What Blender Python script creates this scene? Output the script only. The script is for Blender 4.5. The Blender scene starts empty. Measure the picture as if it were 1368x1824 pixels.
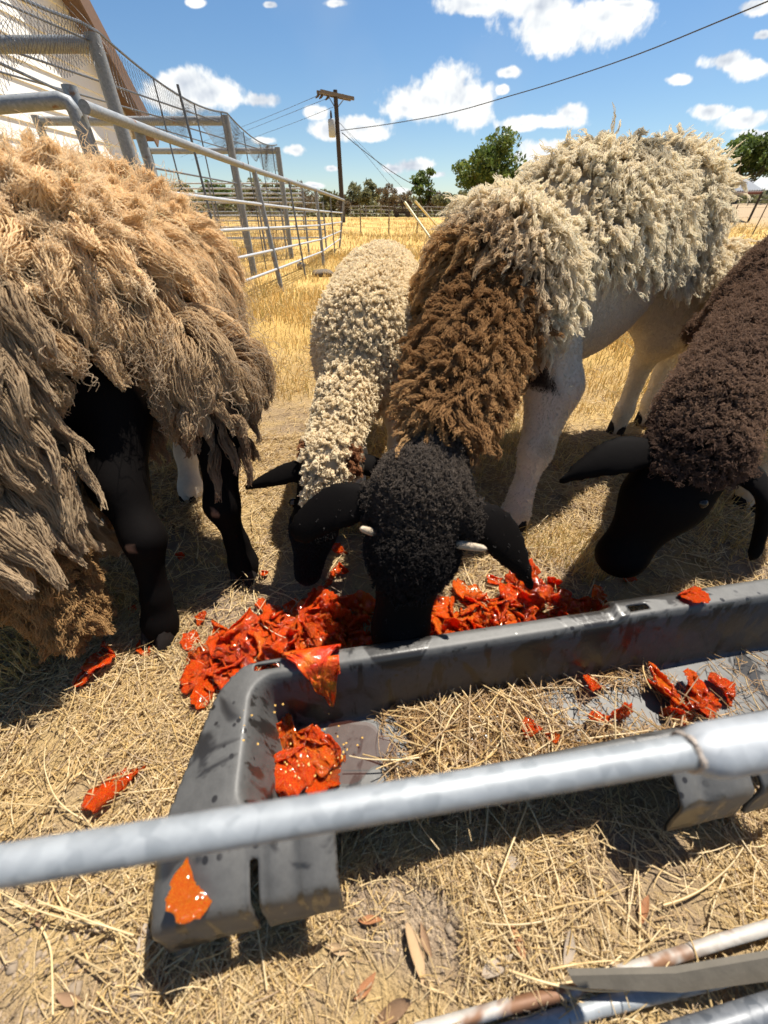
import bpy, bmesh, math, random
import numpy as np
from mathutils import Vector, Matrix
random.seed(7)
RS = np.random.RandomState(11)
SC = bpy.context.scene
COL = SC.collection

# ------------------------------------------------------------------ camera
CAM_H, PITCH, FPX = 0.68, math.radians(38.6), 659.0
cam_d = bpy.data.cameras.new('camera')
cam = bpy.data.objects.new('camera', cam_d); COL.objects.link(cam)
cam.location = (0, 0, CAM_H); cam.rotation_euler = (math.pi / 2 - PITCH, 0, 0)
cam_d.sensor_fit = 'VERTICAL'; cam_d.sensor_height = 36.0; cam_d.sensor_width = 27.0; cam_d.lens = 13.0
cam_d.clip_start = 0.01; cam_d.clip_end = 4000
cam_d.dof.use_dof = True; cam_d.dof.focus_distance = 1.4; cam_d.dof.aperture_fstop = 4.0
SC.camera = cam

def ray(px, py):
    a = (px - 684) / FPX; b = (912 - py) / FPX
    return (a, math.cos(PITCH) + b * math.sin(PITCH), -math.sin(PITCH) + b * math.cos(PITCH))
def atz(px, py, z):
    d = ray(px, py); t = (z - CAM_H) / d[2]; return Vector((d[0] * t, d[1] * t, z))
def aty(px, py, y):
    d = ray(px, py); t = y / d[1]; return Vector((d[0] * t, y, CAM_H + d[2] * t))

# ------------------------------------------------------------------ light
SUN_EL, SUN_AZ = math.radians(65), math.radians(42)
S = Vector((math.sin(SUN_AZ) * math.cos(SUN_EL), math.cos(SUN_AZ) * math.cos(SUN_EL), math.sin(SUN_EL)))
sun_d = bpy.data.lights.new('sun', 'SUN'); sun_d.energy = 5.0; sun_d.angle = math.radians(0.53); sun_d.color = (1.0, 0.94, 0.84)
sun = bpy.data.objects.new('sun', sun_d); COL.objects.link(sun)
sun.rotation_euler = S.to_track_quat('Z', 'Y').to_euler(); sun.location = S * 50

SC.render.engine = 'CYCLES'
SC.view_settings.view_transform = 'Standard'; SC.view_settings.look = 'None'
SC.view_settings.gamma = 1.0; SC.view_settings.exposure = 0.98
SC.view_settings.use_curve_mapping = False
SC.cycles.use_denoising = True
SC.cycles.max_bounces = 6; SC.cycles.diffuse_bounces = 3; SC.cycles.adaptive_threshold = 0.02; SC.cycles.transparent_max_bounces = 12
SC.cycles.sample_clamp_indirect = 6.0
SC.cycles_curves.shape = 'RIBBONS'; SC.cycles_curves.subdivisions = 2

# ------------------------------------------------------------------ node helpers
class NT:
    def __init__(self, nt): self.nt = nt
    def n(self, typ, **kw):
        nd = self.nt.nodes.new(typ)
        for k, v in kw.items():
            if k == 'ins':
                for a, b in v.items():
                    if isinstance(b, bpy.types.NodeSocket): self.nt.links.new(b, nd.inputs[a])
                    else: nd.inputs[a].default_value = b
            else: setattr(nd, k, v)
        return nd
    def math(self, op, *a, clamp=False):
        nd = self.nt.nodes.new('ShaderNodeMath'); nd.operation = op; nd.use_clamp = clamp
        for i, v in enumerate(a):
            if isinstance(v, bpy.types.NodeSocket): self.nt.links.new(v, nd.inputs[i])
            else: nd.inputs[i].default_value = v
        return nd.outputs[0]
    def vmath(self, op, *a, out=0):
        nd = self.nt.nodes.new('ShaderNodeVectorMath'); nd.operation = op
        for i, v in enumerate(a):
            if isinstance(v, bpy.types.NodeSocket): self.nt.links.new(v, nd.inputs[i])
            else: nd.inputs[i].default_value = v
        return nd.outputs[out]
    def maprange(self, v, a, b, c=0.0, d=1.0, smooth=True):
        nd = self.n('ShaderNodeMapRange'); nd.interpolation_type = 'SMOOTHSTEP' if smooth else 'LINEAR'
        self.nt.links.new(v, nd.inputs[0])
        for i, x in enumerate((a, b, c, d)):
            if isinstance(x, bpy.types.NodeSocket): self.nt.links.new(x, nd.inputs[1 + i])
            else: nd.inputs[1 + i].default_value = x
        return nd.outputs[0]
    def noise(self, vec, scale, detail=4, rough=0.55, dist=0.0, out='Fac'):
        nd = self.n('ShaderNodeTexNoise'); nd.inputs['Scale'].default_value = scale
        nd.inputs['Detail'].default_value = detail; nd.inputs['Roughness'].default_value = rough
        nd.inputs['Distortion'].default_value = dist
        if vec is not None: self.nt.links.new(vec, nd.inputs['Vector'])
        return nd.outputs[out]
    def mix(self, f, a, b, blend='MIX'):
        nd = self.n('ShaderNodeMix'); nd.data_type = 'RGBA'; nd.blend_type = blend
        for s, v in ((0, f), (6, a), (7, b)):
            if isinstance(v, bpy.types.NodeSocket): self.nt.links.new(v, nd.inputs[s])
            else: nd.inputs[s].default_value = v if s == 0 else (*v[:3], 1)
        return nd.outputs[2]
    def ramp(self, f, stops):
        nd = self.n('ShaderNodeValToRGB'); cr = nd.color_ramp
        while len(cr.elements) > 1: cr.elements.remove(cr.elements[-1])
        cr.elements[0].position = stops[0][0]; cr.elements[0].color = (*stops[0][1], 1)
        for p, c in stops[1:]:
            e = cr.elements.new(p); e.color = (*c, 1)
        self.nt.links.new(f, nd.inputs[0]); return nd.outputs[0]
    def bump(self, h, strength=0.5, dist=0.01):
        nd = self.n('ShaderNodeBump'); nd.inputs['Strength'].default_value = strength; nd.inputs['Distance'].default_value = dist
        self.nt.links.new(h, nd.inputs['Height']); return nd.outputs[0]
    def link(self, a, b): self.nt.links.new(a, b)

def new_mat(name):
    m = bpy.data.materials.new(name); m.use_nodes = True
    t = NT(m.node_tree); p = m.node_tree.nodes['Principled BSDF']
    return m, t, p

# ------------------------------------------------------------------ sky
W = bpy.data.worlds.new('World'); SC.world = W; W.use_nodes = True
def build_sky():
    t = NT(W.node_tree)
    bg = W.node_tree.nodes['Background']; bg.inputs['Strength'].default_value = 0.060
    sky = t.n('ShaderNodeTexSky'); sky.sky_type = 'NISHITA'; sky.sun_disc = False
    sky.sun_elevation = SUN_EL; sky.sun_rotation = SUN_AZ; sky.altitude = 150
    sky.air_density = 1.0; sky.dust_density = 0.25; sky.ozone_density = 2.6
    tc = t.n('ShaderNodeTexCoord'); D = tc.outputs['Generated']
    sep = t.n('ShaderNodeSeparateXYZ', ins={0: D})
    ay = t.math('MAXIMUM', t.math('ABSOLUTE', sep.outputs[1]), 0.05)
    u = t.math('DIVIDE', sep.outputs[0], ay); v = t.math('DIVIDE', sep.outputs[2], ay)
    comb = t.n('ShaderNodeCombineXYZ', ins={0: u, 1: v, 2: t.math('SIGN', sep.outputs[1])}).outputs[0]
    # billows that push the cloud outlines about
    n1 = t.noise(comb, 10.0, 4, 0.62); n2 = t.noise(comb, 42.0, 3, 0.62)
    nz = t.math('ADD', t.math('MULTIPLY', n1, 1.20), t.math('MULTIPLY', n2, 0.42))      # mean ~0.82
    # (px, py, half width, half height) in the photograph, one entry per billow of a cumulus
    blobs = [(1010, 45, 125, 52), (1075, 30, 62, 34), (960, 12, 95, 30), (850, 8, 78, 22),
             (800, 165, 62, 58), (770, 180, 100, 34), (722, 192, 46, 22), (838, 182, 40, 40),
             (375, 165, 92, 34), (330, 150, 58, 32), (455, 178, 58, 19), (300, 170, 40, 30),
             (985, 216, 72, 14), (1015, 200, 32, 20), (930, 222, 40, 13), (972, 270, 52, 24), (930, 282, 40, 15), (1000, 262, 30, 16),
             (640, 228, 52, 22), (600, 232, 44, 20), (562, 200, 24, 12), (660, 240, 34, 12), (524, 267, 20, 11),
             (735, 294, 46, 15), (702, 300, 26, 10), (775, 310, 24, 8), (905, 128, 24, 11), (895, 160, 11, 10),
             (1215, 142, 30, 11), (1290, 108, 52, 21), (1345, 122, 40, 20), (1265, 198, 36, 14), (1330, 212, 52, 18), (1350, 240, 40, 11),
             (1345, 12, 36, 16), (1360, 62, 20, 10), (600, 5, 30, 10), (1115, 8, 40, 10), (470, 250, 22, 8), (590, 300, 16, 7),
             (1360, 330, 40, 14), (1240, 262, 26, 8), (350, 4, 16, 8), (480, 8, 14, 7), (705, 340, 30, 7), (560, 330, 22, 6), (850, 330, 30, 8), (20, 300, 40, 16)]
    r_min = None
    lift = None
    for (px, py, rx, ry) in blobs:
        c = ray(px, py); e = ray(px + rx, py); h = ray(px, py - ry)
        cu, cv = c[0] / c[1], c[2] / c[1]; ru = abs(e[0] / e[1] - cu) * 1.25; rv = abs(h[2] / h[1] - cv) * 1.3
        q = t.n('ShaderNodeVectorMath', operation='MULTIPLY_ADD', ins={0: comb, 1: (1 / ru, 1 / rv, 1), 2: (-cu / ru, -cv / rv, -1)}).outputs[0]
        r = t.vmath('LENGTH', q, out=1)
        # flat bases: the lower half of every billow falls off faster
        r_min = r if r_min is None else t.n('ShaderNodeMath', operation='SMOOTH_MIN', ins={0: r_min, 1: r, 2: 0.22}).outputs[0]
    field = t.math('SUBTRACT', 1.0, r_min)
    far = t.noise(t.n('ShaderNodeVectorMath', operation='SCALE', ins={0: D, 'Scale': 1.0}).outputs[0], 3.4, 3, 0.5)
    # the same scatter of cumulus goes on all round the sky outside the ones laid out above
    side = t.math('LESS_THAN', sep.outputs[1], 0.12)
    field = t.math('MAXIMUM', field, t.math('ADD', t.math('MULTIPLY', t.math('SUBTRACT', far, 0.60), t.math('MULTIPLY', side, 5.0)), t.math('MULTIPLY', t.math('SUBTRACT', 1.0, side), -9.0)))
    dens = t.math('ADD', field, t.math('MULTIPLY', t.math('SUBTRACT', nz, 0.86), 1.55))
    mask = t.maprange(dens, 0.03, 0.44)
    up = t.vmath('ADD', comb, (0.022, 0.050, 0.0))
    n1u = t.noise(up, 10.0, 4, 0.62)
    relief = t.math('ADD', t.math('SUBTRACT', n1, n1u), t.math('MULTIPLY', t.math('SUBTRACT', n2, 0.5), 0.25))
    lit = t.math('ADD', 0.86, t.math('MULTIPLY', relief, 1.9))
    core = t.maprange(dens, 0.40, 1.3, 0.0, 0.42)
    lit = t.math('SUBTRACT', lit, core)
    lit = t.math('MINIMUM', t.math('MAXIMUM', lit, 0.42), 1.0)
    ccol = t.ramp(lit, [(0.40, (5.0, 5.5, 6.3)), (0.62, (6.8, 7.2, 7.7)), (0.80, (8.6, 8.8, 8.8)), (1.0, (9.4, 9.4, 9.2))])
    veil = t.maprange(t.noise(comb, 3.5, 3, 0.6), 0.52, 0.78, 0.0, 0.10)
    hsv = t.n('ShaderNodeHueSaturation', ins={'Saturation': 1.18, 'Value': 1.0, 'Color': sky.outputs[0]}).outputs[0]
    base = t.mix(veil, hsv, (5.6, 6.0, 6.5))
    above = t.maprange(sep.outputs[2], -0.02, 0.01)
    out = t.mix(t.math('MULTIPLY', mask, above), base, ccol)
    t.link(out, bg.inputs['Color'])
build_sky()

# ------------------------------------------------------------------ object helpers
def tag(o, label=None, cat=None, group=None, kind=None):
    if label: o['label'] = label
    if cat: o['category'] = cat
    if group: o['group'] = group
    if kind: o['kind'] = kind
    return o
def empty(name, loc=(0, 0, 0)):
    o = bpy.data.objects.new(name, None); COL.objects.link(o); o.location = loc; o.empty_display_size = 0.1
    return o
def link_mesh(name, me, mat, parent=None, smooth=False):
    o = bpy.data.objects.new(name, me); COL.objects.link(o)
    if mat is not None:
        me.materials.clear(); me.materials.append(mat)
    if smooth:
        me.polygons.foreach_set('use_smooth', np.ones(len(me.polygons), dtype=bool))
    if parent is not None:
        o.parent = parent; o.matrix_parent_inverse = Matrix.Translation(-Vector(parent.location))
    return o
class MB:
    """collects simple solids into one mesh"""
    def __init__(self): self.v = []; self.f = []
    def add(self, vs, fs):
        b = len(self.v); self.v += [tuple(x) for x in vs]; self.f += [tuple(b + i for i in f) for f in fs]
    def box(self, c, s, M=None):
        c = Vector(c); hx, hy, hz = s[0] / 2, s[1] / 2, s[2] / 2
        vs = [Vector((x, y, z)) for z in (-hz, hz) for y in (-hy, hy) for x in (-hx, hx)]
        vs = [(M @ v if M is not None else v) + c for v in vs]
        self.add(vs, [(0, 2, 3, 1), (4, 5, 7, 6), (0, 1, 5, 4), (2, 6, 7, 3), (0, 4, 6, 2), (1, 3, 7, 5)])
    def tube(self, pts, r, n=10, cap=True):
        pts = [Vector(p) for p in pts]; k = len(pts)
        rs = r if isinstance(r, (list, tuple)) else [r] * k
        rings = []; prev = None
        for i, p in enumerate(pts):
            d = (pts[min(i + 1, k - 1)] - pts[max(i - 1, 0)]).normalized()
            a = prev if prev is not None else (Vector((0, 0, 1)) if abs(d.z) < 0.9 else Vector((1, 0, 0)))
            x = (a - d * a.dot(d)).normalized(); y = d.cross(x); prev = x
            rings.append([p + (x * math.cos(2 * math.pi * j / n) + y * math.sin(2 * math.pi * j / n)) * rs[i] for j in range(n)])
        vs = [v for rg in rings for v in rg]; fs = []
        for i in range(k - 1):
            for j in range(n):
                fs.append((i * n + j, i * n + (j + 1) % n, (i + 1) * n + (j + 1) % n, (i + 1) * n + j))
        if cap: fs.append(tuple(range(n - 1, -1, -1))); fs.append(tuple((k - 1) * n + j for j in range(n)))
        self.add(vs, fs)
    def build(self, name, mat, parent=None, smooth=False):
        me = bpy.data.meshes.new(name); me.from_pydata(self.v, [], self.f); me.update()
        o = link_mesh(name, me, mat, parent, smooth)
        if smooth and hasattr(me, 'set_sharp_from_angle'): me.set_sharp_from_angle(angle=math.radians(50))
        return o
def tube_obj(name, pts, r, mat, parent=None, n=10):
    m = MB(); m.tube(pts, r, n); return m.build(name, mat, parent, True)

def curves_obj(name, batches, mat, parent=None):
    """batches of (P (N,K,3), radius (N,K), colour (N,K,3)) become one hair-curves object"""
    hc = bpy.data.hair_curves.new(name); hc.add_curves([P.shape[1] for P, _, _ in batches for _i in range(P.shape[0])])
    loc = np.array(parent.location if parent is not None else (0, 0, 0))
    hc.attributes['position'].data.foreach_set('vector', np.concatenate([(P - loc).astype(np.float32).ravel() for P, _, _ in batches]))
    ra = hc.attributes.get('radius') or hc.attributes.new('radius', 'FLOAT', 'POINT')
    ra.data.foreach_set('value', np.concatenate([np.broadcast_to(r, P.shape[:2]).astype(np.float32).ravel() for P, r, _ in batches]))
    c4 = np.concatenate([np.broadcast_to(c, P.shape).astype(np.float32).reshape(-1, 3) for P, _, c in batches])
    ca = hc.attributes.new('col', 'FLOAT_COLOR', 'POINT'); ca.data.foreach_set('color', np.concatenate([c4, np.ones((len(c4), 1), np.float32)], 1).ravel())
    o = bpy.data.objects.new(name, hc); COL.objects.link(o); hc.materials.append(mat)
    if parent is not None: o.parent = parent
    return o

# ------------------------------------------------------------------ numpy noise
def vnoise(p, seed=0):
    """value noise on (N,3) points"""
    i = np.floor(p).astype(np.int64); f = p - i; f = f * f * (3 - 2 * f)
    def h(a, b, c):
        n = (a * 374761393 + b * 668265263 + c * 2147483647 + seed * 144665) & 0x7fffffff
        n = ((n ^ (n >> 13)) * 1274126177) & 0x7fffffff
        n = (n ^ (n >> 16)) & 0xffff
        return n / 65535.0
    r = 0
    for dx in (0, 1):
        for dy in (0, 1):
            for dz in (0, 1):
                w = (f[:, 0] if dx else 1 - f[:, 0]) * (f[:, 1] if dy else 1 - f[:, 1]) * (f[:, 2] if dz else 1 - f[:, 2])
                r = r + w * h(i[:, 0] + dx, i[:, 1] + dy, i[:, 2] + dz)
    return r
def fbm(p, octv=4, seed=0):
    a, s, r = 0.5, 1.0, 0.0
    for k in range(octv):
        r = r + a * vnoise(p * s, seed + k); s *= 2.03; a *= 0.5
    return r

# ------------------------------------------------------------------ implicit bodies
def rc(a, ra, b, rb): return ('c', np.array(a, float), ra, np.array(b, float), rb)
def el(c, r, fwd=(0, 1, 0), up=(0, 0, 1), k=None):
    f = Vector(fwd).normalized(); s = f.cross(Vector(up)).normalized(); u = s.cross(f)
    return ('e', np.array(c, float), np.array(r, float), np.array([s, f, u]), k)       # radii: side, forward, up
class Body:
    def __init__(self, prims, vox=0.008, k=0.03):
        lo = np.full(3, 1e9); hi = np.full(3, -1e9)
        for p in prims:
            if p[0] == 'c':
                q = [p[1] - p[2], p[1] + p[2], p[3] - p[4], p[3] + p[4]]
            else: q = [p[1] - p[2].max(), p[1] + p[2].max()]
            lo = np.minimum(lo, np.min(q, 0)); hi = np.maximum(hi, np.max(q, 0))
        lo -= 0.06; hi += 0.06
        self.lo, self.vox = lo, vox
        n = np.ceil((hi - lo) / vox).astype(int) + 1; self.n = n
        D = np.full(n, 0.12, np.float32)
        ax = [lo[i] + np.arange(n[i]) * vox for i in range(3)]
        for p in prims:
            kk = p[4] if (p[0] == 'e' and p[4]) else k
            if p[0] == 'c':
                a, b = np.minimum(p[1] - p[2], p[3] - p[4]), np.maximum(p[1] + p[2], p[3] + p[4])
            else: a, b = p[1] - p[2].max(), p[1] + p[2].max()
            i0 = np.maximum(((a - 0.1 - lo) / vox).astype(int), 0); i1 = np.minimum(((b + 0.1 - lo) / vox).astype(int) + 2, n)
            X = np.stack(np.meshgrid(*[ax[i][i0[i]:i1[i]] for i in range(3)], indexing='ij'), -1)
            if p[0] == 'c':
                ab = p[3] - p[1]; h = np.clip(((X - p[1]) @ ab) / max(ab @ ab, 1e-9), 0, 1)
                d = np.linalg.norm(X - p[1] - h[..., None] * ab, axis=-1) - (p[2] + (p[4] - p[2]) * h)
            else:
                q = (X - p[1]) @ p[3].T; k0 = np.linalg.norm(q / p[2], axis=-1); k1 = np.linalg.norm(q / p[2] ** 2, axis=-1)
                d = k0 * (k0 - 1) / np.maximum(k1, 1e-6)
                d = np.where(k0 < 0.05, -p[2].min(), d)
            sl = tuple(slice(i0[i], i1[i]) for i in range(3)); o = D[sl]
            h = np.maximum(kk - np.abs(o - d), 0) / kk
            D[sl] = np.minimum(np.minimum(o, d) - h * h * kk * 0.25, 0.12)
        self.D = D
    def sdf(self, P):
        q = (P - self.lo) / self.vox; q = np.clip(q, 0, self.n - 1.001); i = q.astype(int); f = q - i
        D = self.D; r = 0
        for dx in (0, 1):
            for dy in (0, 1):
                for dz in (0, 1):
                    w = (f[..., 0] if dx else 1 - f[..., 0]) * (f[..., 1] if dy else 1 - f[..., 1]) * (f[..., 2] if dz else 1 - f[..., 2])
                    r = r + w * D[i[..., 0] + dx, i[..., 1] + dy, i[..., 2] + dz]
        return r
    def grad(self, P, e=0.012):
        g = np.stack([self.sdf(P + np.eye(3)[i] * e) - self.sdf(P - np.eye(3)[i] * e) for i in range(3)], -1)
        return g / np.maximum(np.linalg.norm(g, axis=-1, keepdims=True), 1e-6)
    def mesh(self, name):
        D = self.D; n = D.shape; ins = D < 0
        c = [(a, b, d) for a in (0, 1) for b in (0, 1) for d in (0, 1)]
        cnt = sum(ins[a:n[0] - 1 + a, b:n[1] - 1 + b, d:n[2] - 1 + d].astype(np.int8) for a, b, d in c)
        act = (cnt > 0) & (cnt < 8); idx = np.full(act.shape, -1, np.int64); cells = np.argwhere(act); idx[act] = np.arange(len(cells))
        acc = np.zeros((len(cells), 3)); w = np.zeros(len(cells))
        for a in c:
            for ax_ in range(3):
                if a[ax_]: continue
                b = list(a); b[ax_] = 1
                da = D[tuple((cells + np.array(a)).T)]; db = D[tuple((cells + np.array(b)).T)]
                m = (da < 0) != (db < 0); t = np.where(m, da / np.where(m, da - db, 1), 0)
                p = np.array(a)[None].astype(float).repeat(len(cells), 0); p[:, ax_] += t
                acc += p * m[:, None]; w += m
        V = self.lo + (cells + acc / w[:, None]) * self.vox
        F = []
        for ax_ in range(3):
            o1, o2 = [(1, 2), (2, 0), (0, 1)][ax_]
            sl0 = [slice(None)] * 3; sl1 = [slice(None)] * 3; sl0[ax_] = slice(0, -1); sl1[ax_] = slice(1, None)
            A, B = ins[tuple(sl0)], ins[tuple(sl1)]
            e = np.argwhere(A != B); e = e[(e[:, o1] > 0) & (e[:, o2] > 0)]
            if not len(e): continue
            flip = ~A[tuple(e.T)]
            def g(d1, d2):
                q = e.copy(); q[:, o1] -= d1; q[:, o2] -= d2
                q = np.minimum(q, np.array(idx.shape) - 1); return idx[tuple(q.T)]
            q = np.stack([g(1, 1), g(0, 1), g(0, 0), g(1, 0)], -1)
            q[flip] = q[flip][:, ::-1]; F.append(q)
        F = np.concatenate(F); F = F[(F >= 0).all(1)]
        me = bpy.data.meshes.new(name)
        me.vertices.add(len(V)); me.vertices.foreach_set('co', V.astype(np.float32).ravel())
        me.loops.add(len(F) * 4); me.loops.foreach_set('vertex_index', F.astype(np.int32).ravel())
        me.polygons.add(len(F)); me.polygons.foreach_set('loop_start', (np.arange(len(F)) * 4).astype(np.int32))
        me.update(calc_edges=True); me.validate()
        self.V, self.F = V, F
        return me
    def sample(self, N, weight=None):
        """random points on the surface with normals; weight(P) -> probability factor"""
        V, F = self.V, self.F
        d1 = V[F[:, 2]] - V[F[:, 0]]; d2 = V[F[:, 3]] - V[F[:, 1]]
        A = 0.5 * np.linalg.norm(np.cross(d1, d2), axis=1); C = V[F].mean(1)
        if weight is not None: A = A * np.maximum(weight(C), 0)
        if A.sum() <= 0: return np.zeros((0, 3)), np.zeros((0, 3))
        f = F[RS.choice(len(F), N, p=A / A.sum())]; a = RS.rand(N, 1); b = RS.rand(N, 1)
        P = (V[f[:, 0]] * (1 - a) + V[f[:, 1]] * a) * (1 - b) + (V[f[:, 3]] * (1 - a) + V[f[:, 2]] * a) * b
        return P, self.grad(P)
def body_color(me, V, fn):
    ca = me.color_attributes.new('col', 'FLOAT_COLOR', 'POINT')
    c4 = np.ones((len(V), 4), np.float32); c4[:, :3] = fn(V); ca.data.foreach_set('color', c4.ravel())
def unit(v): return v / np.maximum(np.linalg.norm(v, axis=-1, keepdims=True), 1e-9)
def sstep(x, a, b):
    t = np.clip((x - a) / (b - a), 0, 1); return t * t * (3 - 2 * t)
def seg_t(P, a, b):
    a, b = np.array(a), np.array(b); return ((P - a) @ (b - a)) / ((b - a) @ (b - a))
def dist(P, c, s=(1, 1, 1)): return np.linalg.norm((P - np.array(c)) / np.array(s), axis=-1)

def wool(body, n_locks, per, weight, length, lock_r, comb, droop, clump, wave, wave_n, K=7, lift=0.004, spread=0.0, jitter=0.12, stiff=0.55, len_var=0.35, fuzz=0.0, rope=0.0, twist=0.0, swirl=0.0, sw_scale=7.0, bulge=0.0):
    """locks of wool: returns strands (N,K,3), per-lock root (M,3), lock index, t (K,)
    length / droop may be functions of the roots; comb(P, Nrm) -> starting direction"""
    R, Nn = body.sample(n_locks, weight); M = len(R)
    L = (length(R) if callable(length) else np.full(M, length)) * (1 + len_var * (RS.rand(M) * 2 - 1))
    G = droop(R) if callable(droop) else np.full(M, droop)
    d = comb(R, Nn) + RS.normal(0, jitter, (M, 3))
    if swirl: d = d + swirl * 4 * np.stack([fbm(R * sw_scale, 2, 60 + i) - .37 for i in range(3)], -1)
    d = unit(d); lf = lift * (.4 + 1.2 * RS.rand(M))
    g = np.zeros((M, K, 3)); g[:, 0] = R - Nn * 0.004; st = (L / (K - 1))[:, None]
    p = g[:, 0]
    for i in range(1, K):
        d = unit(d * 1.0 + np.array([0, 0, -1]) * (G[:, None]) + RS.normal(0, jitter * 0.4, (M, 3)))
        p = p + d * st
        s = body.sdf(p); push = np.maximum(lf + bulge * math.sin(math.pi * min(1, 1.2 * i / K)) - s, 0)
        if i > 0: p = p + body.grad(p) * push[:, None]
        d = unit(p - g[:, i - 1]) * stiff + d * (1 - stiff)
        g[:, i] = p
    t = np.linspace(0, 1, K)
    li = np.repeat(np.arange(M), per); N = len(li)
    # strands around the guide, in the plane across it, so that a lock has thickness
    a = RS.rand(N) * 2 * math.pi; rr = np.sqrt(RS.rand(N)) * (lock_r(R)[li] if callable(lock_r) else lock_r)
    ref0 = np.where(np.abs(Nn[:, 2:3]) < 0.9, np.array([[0, 0, 1.0]]), np.array([[1.0, 0, 0]])); x0 = unit(np.cross(Nn, ref0))
    T = np.gradient(g, axis=1); T = unit(T); ref = (Nn + 0.45 * x0)[:, None, :]
    Bv = unit(np.cross(T, np.broadcast_to(ref, T.shape))); Nv = np.cross(Bv, T)
    cl = (clump(R) if callable(clump) else np.full(M, clump))[li]
    prof = 1 - cl[:, None] * (t ** 0.8)[None] + spread * t[None]
    if rope: prof = prof * (1 - rope) + rope * ((.35 + .9 * np.sin(math.pi * np.minimum(t * 1.1, 1) ** .75)) * (1 - .85 * t ** 3))[None]
    ph = (RS.rand(M) * 6.28)[li] + RS.normal(0, 0.5, N); wn = wave_n * (0.7 + 0.6 * RS.rand(M))[li]
    tw_ = (RS.normal(0, twist, M))[li][:, None] * t[None]
    am = wave * (0.3 + 0.7 * t)[None]
    ca = np.cos(a[:, None] + tw_) * rr[:, None] * prof + np.sin(ph[:, None] + t[None] * 6.28 * wn[:, None]) * am
    sa = np.sin(a[:, None] + tw_) * rr[:, None] * prof + np.cos(ph[:, None] + t[None] * 6.28 * wn[:, None]) * am
    P = g[li] + Bv[li] * ca[..., None] + Nv[li] * sa[..., None]
    if fuzz: P = P + RS.normal(0, fuzz, P.shape) * (.3 + .7 * t)[None, :, None]
    cut = 1 - 0.35 * RS.rand(N) ** 2
    # shorten some strands by resampling along the strand
    tt = t[None] * cut[:, None] * (K - 1); i0 = np.minimum(tt.astype(int), K - 2); f = (tt - i0)[..., None]
    P = np.take_along_axis(P, i0[..., None].repeat(3, -1), 1) * (1 - f) + np.take_along_axis(P, (i0 + 1)[..., None].repeat(3, -1), 1) * f
    return P, R, li, t, Nn
W.cycles.sampling_method = 'MANUAL'; W.cycles.sample_map_resolution = 256
# ------------------------------------------------------------------ ground
def ground_z(x, y):
    x = np.asarray(x, float); y = np.asarray(y, float)
    z = 0.60 * sstep(y, 9, 46) + 1.25 * sstep(x - 0.25 * y, 2, 26) * sstep(y, 22, 56)
    r = np.sqrt(x * x + y * y); P = np.stack([x, y, 0 * x], -1).reshape(-1, 3)
    near = 1 - sstep(r, 2.0, 7.0)
    b = (fbm(P * 5.0, 3, 3).reshape(x.shape) - 0.44) * 0.030 + (fbm(P * 28.0, 2, 9).reshape(x.shape) - 0.37) * 0.010
    return z + b * near + (fbm(P * 0.5, 3, 5).reshape(x.shape) - 0.44) * 0.25 * sstep(r, 5, 16)
def dirt_patch(x, y):
    a = np.exp(-(((x + .42) / .21) ** 2 + ((y - .00) / .12) ** 2)); b = np.exp(-(((x - .075) / .075) ** 2 + ((y - .055) / .030) ** 2))
    return np.maximum(a, b)
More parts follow.
